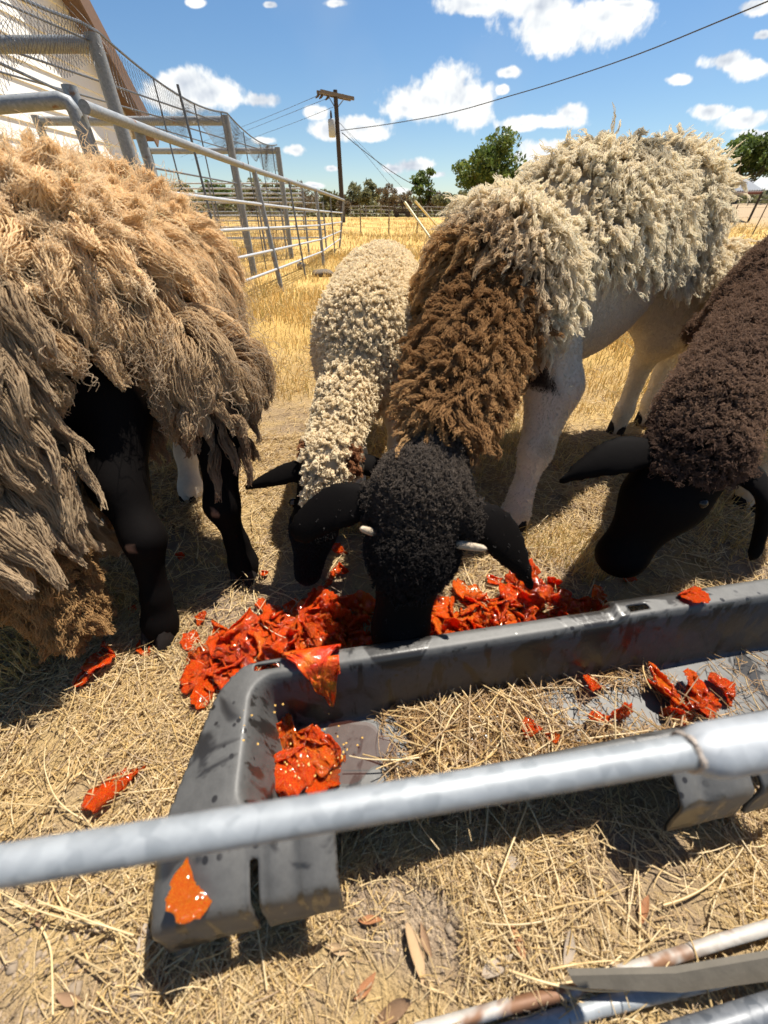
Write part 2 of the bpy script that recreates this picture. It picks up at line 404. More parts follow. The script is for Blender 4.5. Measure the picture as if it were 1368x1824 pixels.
def build_ground():
    m, t, p = new_mat('dry_pasture')
    geo = t.n('ShaderNodeNewGeometry'); pos = geo.outputs['Position']
    sep = t.n('ShaderNodeSeparateXYZ', ins={0: pos})
    r = t.vmath('LENGTH', pos, out=1)
    n_big = t.noise(pos, 0.35, 4, 0.6); n_mid = t.noise(pos, 3.0, 5, 0.65); n_fine = t.noise(pos, 60.0, 5, 0.7); n_clod = t.noise(pos, 190.0, 3, 0.6)
    dirt = t.mix(n_fine, (0.155, 0.110, 0.072), (0.30, 0.225, 0.155))
    straw = t.mix(n_fine, (0.22, 0.145, 0.065), (0.50, 0.36, 0.17))
    near_c = t.mix(t.maprange(n_mid, 0.40, 0.60), dirt, straw)
    # streaky tufts on the open field
    st = t.vmath('MULTIPLY', pos, (0.5, 0.22, 1.0)); n_st = t.noise(st, 2.2, 6, 0.68, 0.4)
    gold = t.ramp(n_st, [(0.25, (0.30, 0.20, 0.075)), (0.48, (0.47, 0.30, 0.095)), (0.62, (0.56, 0.385, 0.14)), (0.8, (0.62, 0.47, 0.23))])
    green = t.mix(n_mid, (0.17, 0.17, 0.055), (0.33, 0.28, 0.10))
    gold = t.mix(t.maprange(n_big, 0.56, 0.74, 0, 0.55), gold, green)
    brown = t.mix(n_mid, (0.30, 0.215, 0.13), (0.40, 0.30, 0.19))
    far_right = t.math('MULTIPLY', t.maprange(t.math('SUBTRACT', sep.outputs[0], t.math('MULTIPLY', sep.outputs[1], 0.45)), -1.0, 3.0), t.maprange(sep.outputs[1], 20.0, 34.0))
    gold = t.mix(far_right, gold, brown)
    col = t.mix(t.maprange(r, 0.9, 3.2), near_c, gold)
    t.link(col, p.inputs['Base Color']); p.inputs['Roughness'].default_value = 0.95; p.inputs['Specular IOR Level'].default_value = 0.15
    h = t.math('ADD', t.math('MULTIPLY', n_fine, 1.0), t.math('MULTIPLY', n_clod, 0.7))
    t.link(t.bump(h, 0.9, 0.012), p.inputs['Normal'])
    # one sheet, fine at the camera and coarse at the horizon
    s = np.linspace(-1, 1, 261); xs = np.sign(s) * (0.9 * np.abs(s) + 0.02 * np.sinh(np.abs(s) * 11.2))
    q = np.linspace(0, 1, 300); ys = -1.5 + 2.6 * q + 0.02 * (np.sinh(q * 11.3))
    X, Y = np.meshgrid(xs, ys, indexing='ij'); Z = ground_z(X, Y)
    V = np.stack([X, Y, Z], -1).reshape(-1, 3); n, k = X.shape
    i = np.arange(n * k).reshape(n, k)
    F = np.stack([i[:-1, :-1], i[1:, :-1], i[1:, 1:], i[:-1, 1:]], -1).reshape(-1, 4)
    me = bpy.data.meshes.new('ground'); me.from_pydata(V.tolist(), [], F.tolist()); me.update()
    o = link_mesh('ground', me, m, None, True); tag(o, 'dry straw covered pasture with bare earth patches', 'ground', kind='structure')
build_ground()

def strand_mat(name, trans=0.25, gloss=0.06, rough=0.45):
    m = bpy.data.materials.new(name); m.use_nodes = True; t = NT(m.node_tree); m.node_tree.nodes.remove(m.node_tree.nodes['Principled BSDF'])
    out = m.node_tree.nodes['Material Output']
    at = t.n('ShaderNodeAttribute', attribute_name='col'); c = at.outputs['Color']
    d = t.n('ShaderNodeBsdfDiffuse', ins={'Color': c}).outputs[0]; tr = t.n('ShaderNodeBsdfTranslucent', ins={'Color': c}).outputs[0]
    s = t.n('ShaderNodeMixShader', ins={0: trans, 1: d, 2: tr}).outputs[0]
    if gloss:
        g = t.n('ShaderNodeBsdfGlossy', ins={'Color': (1, 1, 1, 1), 'Roughness': rough}).outputs[0]
        s = t.n('ShaderNodeMixShader', ins={0: gloss, 1: s, 2: g}).outputs[0]
    t.link(s, out.inputs['Surface']); return m
M_STRAW = strand_mat('straw', 0.22, 0.05)
STRAW = np.array([(.60, .46, .24), (.52, .385, .19), (.70, .58, .36), (.40, .29, .16), (.64, .52, .31), (.33, .24, .15), (.56, .41, .18), (.66, .50, .24)])
STRAW = STRAW * np.array([.86, .785, .67])
GOLD = np.array([(.60, .42, .15), (.68, .50, .20), (.54, .37, .12), (.70, .55, .27), (.46, .33, .12), (.36, .31, .11), (.62, .46, .18)]) * np.array([1.0, .94, .84])

def lay_straw(x, y, L, z0, K=6, bend=0.5, tilt=0.14, R0=0.0006, R1=0.0012, pal=STRAW, zj=0.012):
    N = len(x); a = RS.rand(N) * 2 * math.pi; cv = RS.normal(0, bend, N); tl = np.abs(RS.normal(0, tilt, N))
    t = np.linspace(-0.5, 0.5, K)[None]
    ang = a[:, None] + cv[:, None] * t
    st = (L / (K - 1))[:, None]
    dx, dy = np.cos(ang) * st, np.sin(ang) * st
    px = x[:, None] + np.cumsum(dx, 1) - dx.sum(1, keepdims=True) / 2; py = y[:, None] + np.cumsum(dy, 1) - dy.sum(1, keepdims=True) / 2
    kink = RS.normal(0, 0.14, (N, K)).cumsum(1) * st * 0.6
    pz = z0[:, None] + zj * RS.rand(N, 1) ** 1.5 + (t + 0.5) * (L * np.sin(tl))[:, None] + kink
    c = pal[RS.randint(len(pal), size=N)] * (0.75 + 0.45 * RS.rand(N, 1)); c = np.repeat(c[:, None], K, 1)
    rad = (R0 + (R1 - R0) * RS.rand(N, 1)) * np.linspace(1.0, 0.55, K)[None]
    return np.stack([px, py, np.maximum(pz, z0[:, None] - 0.002)], -1), rad, c
def polar(N, r0, r1, a0, a1):
    r = r0 * (r1 / r0) ** RS.rand(N); a = np.radians(a0 + (a1 - a0) * RS.rand(N))
    return r * np.sin(a), r * np.cos(a)

def trough_local(x, y):
    rx, ry = x + .215, y - .295
    return rx * .9866 + ry * .1633, rx * .1633 - ry * .9866
def build_straw():
    # thatch lying on the ground round the trough and under the sheep
    x, y = polar(64000, 0.10, 2.6, -100, 100)
    extra = RS.rand(26000, 2) * np.array([1.5, 0.62]) + np.array([-.75, -.10])
    shade = RS.rand(34000, 2) * np.array([2.3, 0.95]) + np.array([-1.1, .38])
    x = np.r_[x, extra[:, 0], shade[:, 0]]; y = np.r_[y, extra[:, 1], shade[:, 1]]
    P3 = np.stack([x, y, 0 * x], -1)
    u, v = trough_local(x, y)
    keep = ~((u > -.02) & (u < 1.4) & (v > .01) & (v < .20))
    keep &= RS.rand(len(x)) > dirt_patch(x, y) * 0.96
    dens = sstep(fbm(P3 * 6.0, 3, 21), 0.30, 0.52); keep &= RS.rand(len(x)) < 0.18 + 0.82 * dens
    x, y = x[keep], y[keep]; r = np.hypot(x, y)
    L = (0.012 + 0.050 * RS.rand(len(x)) ** 2.0) * (0.8 + 0.3 * np.minimum(r, 2))
    P, R, c = lay_straw(x, y, L, ground_z(x, y) + 0.001, 6, 0.45, 0.20, 0.0004, 0.0009)
    R = R * (0.8 + 0.6 * np.minimum(r, 2.5))[:, None]
    # a few long bleached stems
    x2, y2 = polar(650, 0.15, 1.6, -90, 90); u, v = trough_local(x2, y2); k2 = ~((u > -.05) & (u < 1.4) & (v > -.01) & (v < .22)); x2, y2 = x2[k2], y2[k2]
    P2, R2, c2 = lay_straw(x2, y2, 0.07 + 0.09 * RS.rand(len(x2)), ground_z(x2, y2) + 0.004, 6, 0.55, 0.10, 0.0008, 0.0015, STRAW[[0, 2, 4]], 0.012)
    o = curves_obj('straw_litter', [(P, R, c), (P2, R2, c2)], M_STRAW)
    tag(o, 'loose dry straw litter lying thick on the ground', 'straw', kind='stuff')
    # standing dry grass
    def stand(N, r0, r1, a0, a1, h0, h1, rad, K=5, thr=(0.36, 0.56), lean=0.45, seed=31, fs=2.2):
        x, y = polar(N, r0, r1, a0, a1); P3 = np.stack([x, y, 0 * x], -1)
        w = sstep(fbm(P3 * fs, 3, seed), *thr); k = RS.rand(N) < 0.10 + 0.90 * w; x, y, w = x[k], y[k], w[k]
        u, v = trough_local(x, y); k = ~((u > -.1) & (u < 1.4) & (v > -.16) & (v < .4)); x, y, w = x[k], y[k], w[k]; n = len(x)
        h = (h0 + (h1 - h0) * RS.rand(n)) * (0.55 + 0.6 * w); r = np.hypot(x, y); a = RS.rand(n) * 6.28; le = np.abs(RS.normal(0, lean, n)) * h
        t = np.linspace(0, 1, K)[None]; z0 = ground_z(x, y)
        P = np.stack([x[:, None] + np.cos(a)[:, None] * le[:, None] * t ** 1.7, y[:, None] + np.sin(a)[:, None] * le[:, None] * t ** 1.7, z0[:, None] + h[:, None] * (t - 0.25 * t ** 2.5) - 0.004], -1)
        c = GOLD[RS.randint(len(GOLD), size=n)] * (0.75 + 0.5 * RS.rand(n, 1))
        g = sstep(fbm(P3[:1] * 0 + np.stack([x, y, 0 * x], -1) * 0.9, 2, 77), 0.50, 0.66)[:, None]; c = c * (1 - 0.6 * g) + np.array([.25, .25, .08]) * 0.6 * g
        return P, rad * (0.5 + 0.5 * r / r1)[:, None] * np.linspace(1, 0.25, K)[None], np.repeat(c[:, None], K, 1)
    a = stand(42000, 0.75, 4.0, -75, 75, 0.02, 0.085, 0.0018)
    b = stand(52000, 2.0, 11.0, -60, 62, 0.05, 0.15, 0.0045, seed=41, fs=1.1)
    c = stand(36000, 9.0, 40.0, -55, 60, 0.08, 0.22, 0.014, seed=51, fs=0.5)
    o = curves_obj('dry_grass', [a, b, c], M_STRAW)
    tag(o, 'golden dry grass standing in tufts across the pasture', 'grass', kind='stuff')
build_straw()
# ------------------------------------------------------------------ sheep bodies (skin surfaces)
def leg(pts, rad):
    return [rc(pts[i], rad[i], pts[i + 1], rad[i + 1]) for i in range(len(pts) - 1)]
def ear_prims(base, mid, tip, w=0.030, th=0.009, wt=0.012):
    """leaf shaped ear as a row of flattened ellipsoids"""
    base, mid, tip = Vector(base), Vector(mid), Vector(tip); out = []
    for i in range(9):
        t = i / 8
        p = base * (1 - t) ** 2 + mid * 2 * t * (1 - t) + tip * t * t
        d = ((mid - base) * (1 - t) + (tip - mid) * t).normalized()
        ww = (w * (0.55 + 0.45 * math.sin(math.pi * min(t * 1.5, 1) * 0.62) ) * (1 - t ** 3) + wt * t ** 3)
        out.append((p, d, ww))
    return out
def ear(base, mid, tip, face, w=0.030, th=0.010, wt=0.012):
    prims = []
    for p, d, ww in ear_prims(base, mid, tip, w, th, wt):
        prims.append(el(p, (ww, 0.026, th), d, face, .007))
    return prims

A_PR = [el((-.675, 1.02, .525), (.18, .38, .20), (.28, .95, .02)), el((-.575, .80, .515), (.168, .18, .195), (.28, .95, 0)),
        el((-.76, 1.30, .53), (.17, .18, .18), (.28, .95, 0)),
        rc((-.60, .68, .49), .13, (-.75, .45, .29), .09), rc((-.75, .45, .30), .085, (-.80, .36, .12), .045)]
A_PR += leg([(-.50, .66, .42), (-.485, .56, .30), (-.444, .505, .215), (-.452, .468, .09), (-.458, .452, .035), (-.458, .440, .0)], [.070, .042, .031, .021, .028, .028])
A_PR += leg([(-.36, .76, .44), (-.335, .68, .33), (-.345, .625, .20), (-.340, .625, .09), (-.336, .615, .035), (-.336, .603, .0)], [.070, .042, .031, .021, .028, .028])
A_PR += leg([(-.62, 1.28, .42), (-.60, 1.06, .25), (-.60, .99, .12), (-.592, .93, .03), (-.592, .92, .0)], [.09, .045, .028, .03, .03])
A_PR += leg([(-.90, 1.20, .42), (-.82, .96, .25), (-.80, .86, .12), (-.776, .79, .03), (-.776, .78, .0)], [.09, .045, .028, .03, .03])
A_PR += [rc((-.70,.47,.34),.07,(-.60,.44,.22),.05), rc((-.60,.44,.22),.05,(-.575,.41,.12),.035)]

B_PR = [el((-.015, 1.22, .45), (.135, .36, .165), (.06, 1, 0)), el((-.045, .97, .42), (.115, .15, .155), (.1, 1, .1)),
        el((.0, 1.48, .46), (.13, .16, .15), (0, 1, 0)),
        rc((-.06, .90, .42), .066, (-.110, .67, .30), .043), rc((-.118, .648, .285), .052, (-.147, .585, .17), .044), rc((-.147, .585, .17), .042, (-.166, .548, .075), .028)]
B_PR += leg([(-.09, .98, .36), (-.085, .93, .26), (-.075, .90, .16), (-.075, .90, .03), (-.075, .89, .0)], [.05, .035, .024, .022, .022])
B_PR += leg([(.03, .98, .36), (.035, .97, .26), (.04, .95, .16), (.04, .95, .03), (.04, .94, .0)], [.05, .035, .024, .022, .022])
B_PR += leg([(-.08, 1.45, .36), (-.09, 1.47, .24), (-.09, 1.54, .19), (-.09, 1.52, .03), (-.09, 1.51, .0)], [.08, .04, .026, .022, .022])
B_PR += leg([(.08, 1.45, .36), (.09, 1.47, .24), (.09, 1.54, .19), (.09, 1.52, .03), (.09, 1.51, .0)], [.08, .04, .026, .022, .022])
B_PR += ear((-.155, .650, .28), (-.205, .655, .262), (-.275, .65, .235), (.1, -.5, .85), w=.026, th=.009, wt=.007)
B_PR += ear((-.065, .655, .285), (-.03, .66, .285), (.02, .66, .25), (-.1, -.5, .85), w=.026, th=.009, wt=.007)

C_PR = [el((.53, 1.20, .560), (.180, .36, .234), (.80, .60, .09)), el((.765, 1.38, .615), (.165, .18, .195), (.80, .60, 0)),
        el((.26, .99, .525), (.15, .16, .175), (.80, .60, .1)),
        rc((.220, .92, .515), .098, (.095, .565, .375), .056),
        rc((.060, .488, .325), .074, (.047, .440, .255), .068), rc((.045, .432, .25), .060, (.028, .378, .115), .043)]
C_PR += [el((.028, .372, .118), (.046, .040, .05), (0, -.35, -1), (0, -1, .3))]
C_PR += leg([(.37, .96, .46), (.424, .92, .345), (.394, .85, .205), (.372, .815, .085), (.366, .803, .035), (.364, .790, .0)], [.095, .062, .036, .025, .033, .034])
C_PR += leg([(.20, 1.06, .46), (.19, 1.05, .345), (.19, 1.02, .205), (.19, 1.01, .085), (.19, 1.0, .035), (.19, .99, .0)], [.085, .052, .034, .025, .031, .032])
C_PR += leg([(.86, 1.34, .50), (.92, 1.32, .38), (.955, 1.41, .265), (.935, 1.37, .09), (.93, 1.36, .0)], [.13, .07, .032, .026, .03])
C_PR += leg([(1.02, 1.40, .50), (1.06, 1.42, .38), (1.10, 1.50, .265), (1.09, 1.46, .09), (1.09, 1.45, .0)], [.11, .06, .032, .026, .03])
C_PR += ear((-.020, .470, .325), (-.075, .468, .335), (-.132, .455, .282), (-.25, -.75, .6), w=.040, th=.011, wt=.026)
C_PR += ear((.135, .435, .325), (.19, .43, .305), (.255, .435, .175), (.45, -.75, .5), w=.042, th=.011, wt=.008)

D_PR = [el((1.25, 1.22, .50), (.19, .38, .20), (.75, .66, 0)), el((.98, .96, .50), (.17, .19, .20), (.75, .66, 0)),
        rc((.93, .95, .53), .112, (.595, .645, .400), .070),
        rc((.565, .595, .350), .072, (.53, .565, .270), .068), rc((.52, .558, .26), .060, (.482, .535, .140), .038)]
D_PR += [el((.480, .530, .143), (.040, .036, .045), (-.3, -.35, -1), (0, -1, .3))]
D_PR += leg([(1.02, .93, .42), (1.06, .91, .33), (1.08, .90, .20), (1.08, .89, .06), (1.08, .88, .0)], [.075, .05, .034, .028, .03])
D_PR += leg([(.93, 1.10, .42), (.93, 1.12, .33), (.93, 1.14, .20), (.93, 1.13, .06), (.93, 1.12, .0)], [.075, .05, .034, .028, .03])
D_PR += leg([(1.42, 1.30, .42), (1.48, 1.34, .30), (1.52, 1.40, .2), (1.5, 1.36, .0)], [.1, .05, .034, .03])
D_PR += leg([(1.30, 1.45, .42), (1.36, 1.52, .30), (1.40, 1.58, .2), (1.38, 1.54, .0)], [.1, .05, .034, .03])
D_PR += ear((.490, .590, .345), (.42, .585, .360), (.345, .578, .302), (-.1, -.6, .75), w=.040, th=.011, wt=.008)
D_PR += ear((.635, .555, .325), (.69, .54, .32), (.700, .500, .190), (.75, -.6, .3), w=.042, th=.011, wt=.010)
BODY = {k: Body(p, v) for k, p, v in (('A', A_PR, .009), ('B', B_PR, .007), ('C', C_PR, .008), ('D', D_PR, .008))}
# ------------------------------------------------------------------ sheep: skins, fleeces, horns, hooves
M_WOOL = strand_mat('wool', 0.30, 0.0)
M_HAIR = strand_mat('short_hair', 0.12, 0.012, 0.5)
def skin_mat():
    m, t, p = new_mat('sheep_skin')
    at = t.n('ShaderNodeAttribute', attribute_name='col'); tc = t.n('ShaderNodeTexCoord').outputs['Object']
    n = t.noise(tc, 90.0, 4, 0.65); n2 = t.noise(tc, 14.0, 3, 0.6)
    f = t.math('ADD', 0.72, t.math('ADD', t.math('MULTIPLY', n, 0.30), t.math('MULTIPLY', n2, 0.26)))
    c = t.vmath('SCALE', at.outputs['Color']); t.link(at.outputs['Color'], c.node.inputs[0]); t.link(f, c.node.inputs['Scale'])
    t.link(c, p.inputs['Base Color']); p.inputs['Roughness'].default_value = 0.7; p.inputs['Specular IOR Level'].default_value = 0.03
    t.link(t.bump(t.noise(tc, 260.0, 3, 0.7), 0.14, 0.002), p.inputs['Normal'])
    return m
M_SKIN = skin_mat()
def plain(name, col, rough=0.6, metal=0.0, bump=0.0, scale=60.0, var=0.25, spec=0.4):
    m, t, p = new_mat(name); tc = t.n('ShaderNodeTexCoord').outputs['Object']; n = t.noise(tc, scale, 4, 0.6)
    t.link(t.mix(n, [c * (1 - var) for c in col], [min(1, c * (1 + var)) for c in col]), p.inputs['Base Color'])
    p.inputs['Roughness'].default_value = rough; p.inputs['Metallic'].default_value = metal; p.inputs['Specular IOR Level'].default_value = spec
    if bump: t.link(t.bump(n, bump, 0.004), p.inputs['Normal'])
    return m
M_HORN = plain('horn', (.40, .32, .23), 0.5, bump=0.5, scale=160)
M_HOOF = plain('hoof', (.022, .018, .016), 0.85, bump=0.3, spec=.03)
M_EYE = plain('eye', (.012, .008, .005), 0.15, spec=0.3)

def hit(body, px, py, inset=0.0):
    d = np.array(ray(px, py)); d = d / np.linalg.norm(d); o = np.array([0, 0, CAM_H]); t = 0.15
    for _ in range(120):
        s = float(body.sdf((o + d * t)[None])[0]); t += max(s, 0.0015) * 0.9
        if s < 0.001 or t > 4: break
    P = o + d * (t + inset); return Vector(P), Vector(body.grad(P[None])[0])
def hoof(parent, p, fwd, size=1.0):
    mb = MB(); f = Vector((fwd[0], fwd[1], 0)).normalized(); s = Vector((f.y, -f.x, 0)); p = Vector((p[0], p[1], 0))
    for side in (-1, 1):
        rings = []
        for z, a, b, o in ((0.0, .038, .0150, .010), (.012, .038, .0155, .008), (.03, .032, .0155, .0), (.045, .024, .0140, -.006)):
            c = p + s * side * .0165 * size + f * (o * size) + Vector((0, 0, z * size))
            rings.append([c + f * (math.cos(k * math.pi / 5) * a * size * (1.0 if math.cos(k * math.pi / 5) > 0 else .75)) + s * (math.sin(k * math.pi / 5) * b * size) for k in range(10)])
        vs = [v for r in rings for v in r]; fs = [(i * 10 + j, i * 10 + (j + 1) % 10, (i + 1) * 10 + (j + 1) % 10, (i + 1) * 10 + j) for i in range(3) for j in range(10)]
        fs += [tuple(range(9, -1, -1)), tuple(range(30, 40))]; mb.add(vs, fs)
    return mb.build('hoof', M_HOOF, parent, True)
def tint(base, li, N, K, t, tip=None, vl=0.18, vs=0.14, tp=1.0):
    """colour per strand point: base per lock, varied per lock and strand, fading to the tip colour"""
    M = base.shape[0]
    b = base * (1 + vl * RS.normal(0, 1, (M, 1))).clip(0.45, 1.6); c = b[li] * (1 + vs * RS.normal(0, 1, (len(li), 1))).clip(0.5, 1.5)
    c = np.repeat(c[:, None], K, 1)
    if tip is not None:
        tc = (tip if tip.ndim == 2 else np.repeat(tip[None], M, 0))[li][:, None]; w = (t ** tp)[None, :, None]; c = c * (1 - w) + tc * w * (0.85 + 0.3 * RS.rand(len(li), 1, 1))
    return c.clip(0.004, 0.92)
def mixc(w, a, b): return np.array(a) * (1 - w[:, None]) + np.array(b) * w[:, None]
def taper(K, r0, r1): return np.linspace(r0, r1, K)[None]
def down(n):
    g = np.array([0, 0, -1.0]) - n * (n @ np.array([0, 0, -1.0]))[:, None]; return unit(g)
def make_sheep(key, base, label, skin, fleeces, horns=(), eyes=(), hooves=()):
    b = BODY[key]; me = b.mesh('body'); root = empty('sheep', base)
    tag(root, label, 'sheep', 'sheep feeding at the trough')
    body_color(me, b.V, skin); link_mesh('body', me, M_SKIN, root, True)
    for nm, fn, mat in fleeces:
        curves_obj(nm, list(fn(b)), mat, root)
    for a, c, d, r in horns:
        tube_obj('horn', [a, (Vector(a) + Vector(c)) / 2 + Vector(d) * 0.002, c, Vector(c) + (Vector(c) - Vector(a)) * 0.12], [r, r * .95, r * .72, r * .2], M_HORN, root, 12)
    for p, r in eyes:
        bm = bmesh.new(); bmesh.ops.create_uvsphere(bm, u_segments=16, v_segments=10, radius=r); bmesh.ops.translate(bm, verts=bm.verts, vec=p)
        e = bpy.data.meshes.new('eye'); bm.to_mesh(e); bm.free(); link_mesh('eye', e, M_EYE, root, True)
    for p, f, s in hooves: hoof(root, p, f, s)
    return root

# --- A: the shaggy tan sheep beside the gate
def a_chest(P):       # bare dark breast between the neck curtain and the shoulder fleece
    return 1 - sstep(dist(P, (-.470, .570, .40), (.075, .11, .13)), 0.8, 1.1)
def a_skin(V):
    c = mixc(sstep(V[:, 2], .30, .40), (.005, .0042, .004), (.20, .13, .075)); ch = np.maximum(a_chest(V), 1 - sstep(V[:, 2] - .04 * (V[:, 1] < .75), .36, .42))
    c = c * (1 - ch[:, None]) + np.array((.005, .0042, .004)) * ch[:, None]
    hind = (V[:, 1] > .70) & (V[:, 2] < .22) & (V[:, 0] < -.45); c[hind] = (.62, .56, .47)
    knee = np.minimum(dist(V, (-.446, .472, .222)), dist(V, (-.345, .592, .205))); c = np.where((knee < .010)[:, None], (.16, .09, .06), c)
    return c
def a_fleece(b):
    def w(P): return sstep(P[:, 2], .36, .46) * (1 - a_chest(P)) * (1 - sstep(P[:, 1], 1.25, 1.45) * .7)
    side = lambda P: 1 - sstep(P[:, 2] + .06 * (fbm(P * 5, 2, 90) - .4), .56, .68)
    near = lambda P: (1 - .55 * (1 - sstep(dist(P, (-.48, .58, .46), (.11, .14, .16)), 0.8, 1.3))) * (.45 + .55 * sstep(P[:, 2], .40, .54))
    def comb(R, n):
        s = side(R)[:, None]; fl = down(n) * .8 + np.array([.62, -.05, -.1]); fl = unit(fl - n * (fl * n).sum(-1, keepdims=True))
        return n * (1.0 - .62 * s) + fl * (.22 + .80 * s) + np.array([.08, -.10, .08]) * (1 - s)
    K = 10
    # cnt, strands, radius, length factor, rope, fuzz
    for cnt, per, lr, ln, rp, wv, fz, lf in ((540, 220, .0235, 1.0, .9, .004, .0042, .008), (330, 70, .011, 1.05, .85, .005, .0030, .016), (420, 12, .0045, .9, .6, .006, .0018, .016)):
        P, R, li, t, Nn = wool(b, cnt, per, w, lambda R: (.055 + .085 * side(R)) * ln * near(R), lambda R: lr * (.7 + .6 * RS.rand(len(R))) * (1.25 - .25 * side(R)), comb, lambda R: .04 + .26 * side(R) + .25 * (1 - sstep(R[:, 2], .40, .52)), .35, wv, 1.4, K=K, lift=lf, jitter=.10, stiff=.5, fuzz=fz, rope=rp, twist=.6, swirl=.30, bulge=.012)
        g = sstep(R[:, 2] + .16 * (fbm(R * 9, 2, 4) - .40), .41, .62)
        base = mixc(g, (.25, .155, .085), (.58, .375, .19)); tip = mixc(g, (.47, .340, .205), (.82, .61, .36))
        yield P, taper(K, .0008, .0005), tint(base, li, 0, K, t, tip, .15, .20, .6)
    # soft open fluff along the back
    def wt(P): return w(P) * sstep(P[:, 2] + .10 * (fbm(P * 7, 2, 44) - .4), .56, .64)
    P, R, li, t, Nn = wool(b, 520, 130, wt, .058, .019, lambda R, n: n * .9 + np.array([.12, -.12, .10]), .10, .25, .004, 1.2, K=9, lift=.006, jitter=.22, fuzz=.0055, rope=.7, swirl=.35)
    yield P, taper(9, .0007, .0004), tint(np.repeat([[.58, .38, .20]], len(R), 0), li, 0, 9, t, np.array((.86, .68, .45)), .12, .2, .7)
    # loose flyaway fibres over the locks
    P, R, li, t, Nn = wool(b, 2200, 2, w, lambda R: (.060 + .06 * side(R)) * near(R), .010, comb, lambda R: .06 + .2 * side(R), .2, .009, 2.4, K=9, lift=.035, jitter=.35, fuzz=.004)
    g = sstep(R[:, 2], .50, .70); yield P, taper(9, .0005, .0003), tint(mixc(g, (.40, .30, .20), (.70, .52, .31)), li, 0, 9, t, None, .15, .2)
def a_curtain(b):     # long grey-tan locks hanging from the neck and the breast
    def w(P): return sstep(-P[:, 0], .515, .56) * (1 - sstep(P[:, 1], .62, .70)) * sstep(P[:, 2], .26, .34) * (1 - sstep(-P[:, 0], .75, .82))
    def comb(R, n): return n * .50 + np.array([.46, -.12, -.72])
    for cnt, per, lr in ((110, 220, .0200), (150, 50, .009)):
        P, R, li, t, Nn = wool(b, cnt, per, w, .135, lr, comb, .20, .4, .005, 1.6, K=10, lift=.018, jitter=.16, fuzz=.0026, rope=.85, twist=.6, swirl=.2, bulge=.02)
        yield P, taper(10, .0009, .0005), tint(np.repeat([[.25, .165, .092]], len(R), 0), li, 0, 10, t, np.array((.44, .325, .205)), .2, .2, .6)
    def w2(P): return 1 - sstep(dist(P, (-.59, .43, .17), (.08, .08, .12)), .8, 1.1)
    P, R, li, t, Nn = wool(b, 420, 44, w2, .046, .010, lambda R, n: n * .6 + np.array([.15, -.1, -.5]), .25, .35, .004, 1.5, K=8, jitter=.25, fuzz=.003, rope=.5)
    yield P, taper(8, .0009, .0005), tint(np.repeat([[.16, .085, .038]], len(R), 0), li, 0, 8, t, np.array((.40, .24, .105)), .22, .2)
    # dark body wool hanging behind the forelegs
    def w3(P): return (1 - sstep(P[:, 2], .38, .46)) * sstep(P[:, 2], .30, .36) * sstep(P[:, 1], .60, .68) * (1 - a_chest(P))
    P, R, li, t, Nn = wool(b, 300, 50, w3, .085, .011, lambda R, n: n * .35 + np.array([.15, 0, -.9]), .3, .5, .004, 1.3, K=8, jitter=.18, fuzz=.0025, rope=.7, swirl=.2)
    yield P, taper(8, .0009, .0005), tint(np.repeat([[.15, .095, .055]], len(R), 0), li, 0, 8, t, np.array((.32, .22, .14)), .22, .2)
def sh_fleece_A():
    make_sheep('A', (-.55, .8, 0), 'big shaggy tan sheep with bare black forelegs, standing beside the pipe gate', a_skin,
               [('fleece', a_fleece, M_WOOL), ('neck_wool', a_curtain, M_WOOL)],
               hooves=[((-.458, .444), (-.1, -1), .95), ((-.336, .608), (.1, -1), .95), ((-.592, .925), (-.1, -1), .9), ((-.776, .785), (-.1, -1), .9)])
sh_fleece_A()

# --- B: the small cream sheep
def b_face(P): return sstep(seg_t(P, (-.105, .66, .30), (-.156, .548, .075)), .34, .46)
def b_isear(P): return np.maximum(sstep(-P[:, 0], .150, .162), sstep(P[:, 0], -.052, -.042)) * (P[:, 1] < .72) * (P[:, 2] < .33) * (P[:, 2] > .2)
def b_skin(V):
    c = np.repeat([[.42, .34, .23]], len(V), 0); f = np.maximum(b_face(V) * (V[:, 1] < .70), b_isear(V))[:, None]
    c = c * (1 - f) + np.array((.005, .0042, .004)) * f
    low = (1 - sstep(V[:, 2], .28, .36))[:, None] * (V[:, 1] > .75)[:, None]; c = c * (1 - low) + np.array((.62, .54, .42)) * low
    return c
def b_fleece(b):
    head = lambda P: (P[:, 1] < .72)
    def w(P): return np.where(head(P), sstep(P[:, 2], .16, .20), sstep(P[:, 2], .26, .33)) * (1 - np.maximum(b_face(P) * head(P), b_isear(P)))
    def comb(R, n): return n * 1.0 + np.array([-.02, -.15, -.18])
    P, R, li, t, Nn = wool(b, 15000, 9, w, lambda R: .018 + .004 * sstep(R[:, 1], .7, .95) - .006 * sstep(R[:, 1], 1.0, 1.25), lambda R: .0036 + .0024 * RS.rand(len(R)), comb, .12, .45, .0026, 1.5, K=7, lift=.0, jitter=.30, len_var=.3, fuzz=.0014, swirl=.25, sw_scale=14)
    fr = (1 - sstep(R[:, 1], .95, 1.15)) * sstep(fbm(R * 10, 2, 8), .35, .6)
    base = mixc(fr, (.60, .46, .28), (.38, .26, .14)); tuft = np.minimum(dist(R, (-.160, .655, .29), (.032, .04, .04)), dist(R, (-.066, .655, .295), (.024, .04, .03)))
    k = (tuft < 1) ; base[k] = (.13, .055, .028); tip = mixc(0 * fr, (.84, .71, .49), (0, 0, 0)); tip[k] = (.24, .11, .055)
    yield P, taper(7, .0011, .0007), tint(base, li, 0, 7, t, tip, .12, .12, .8)
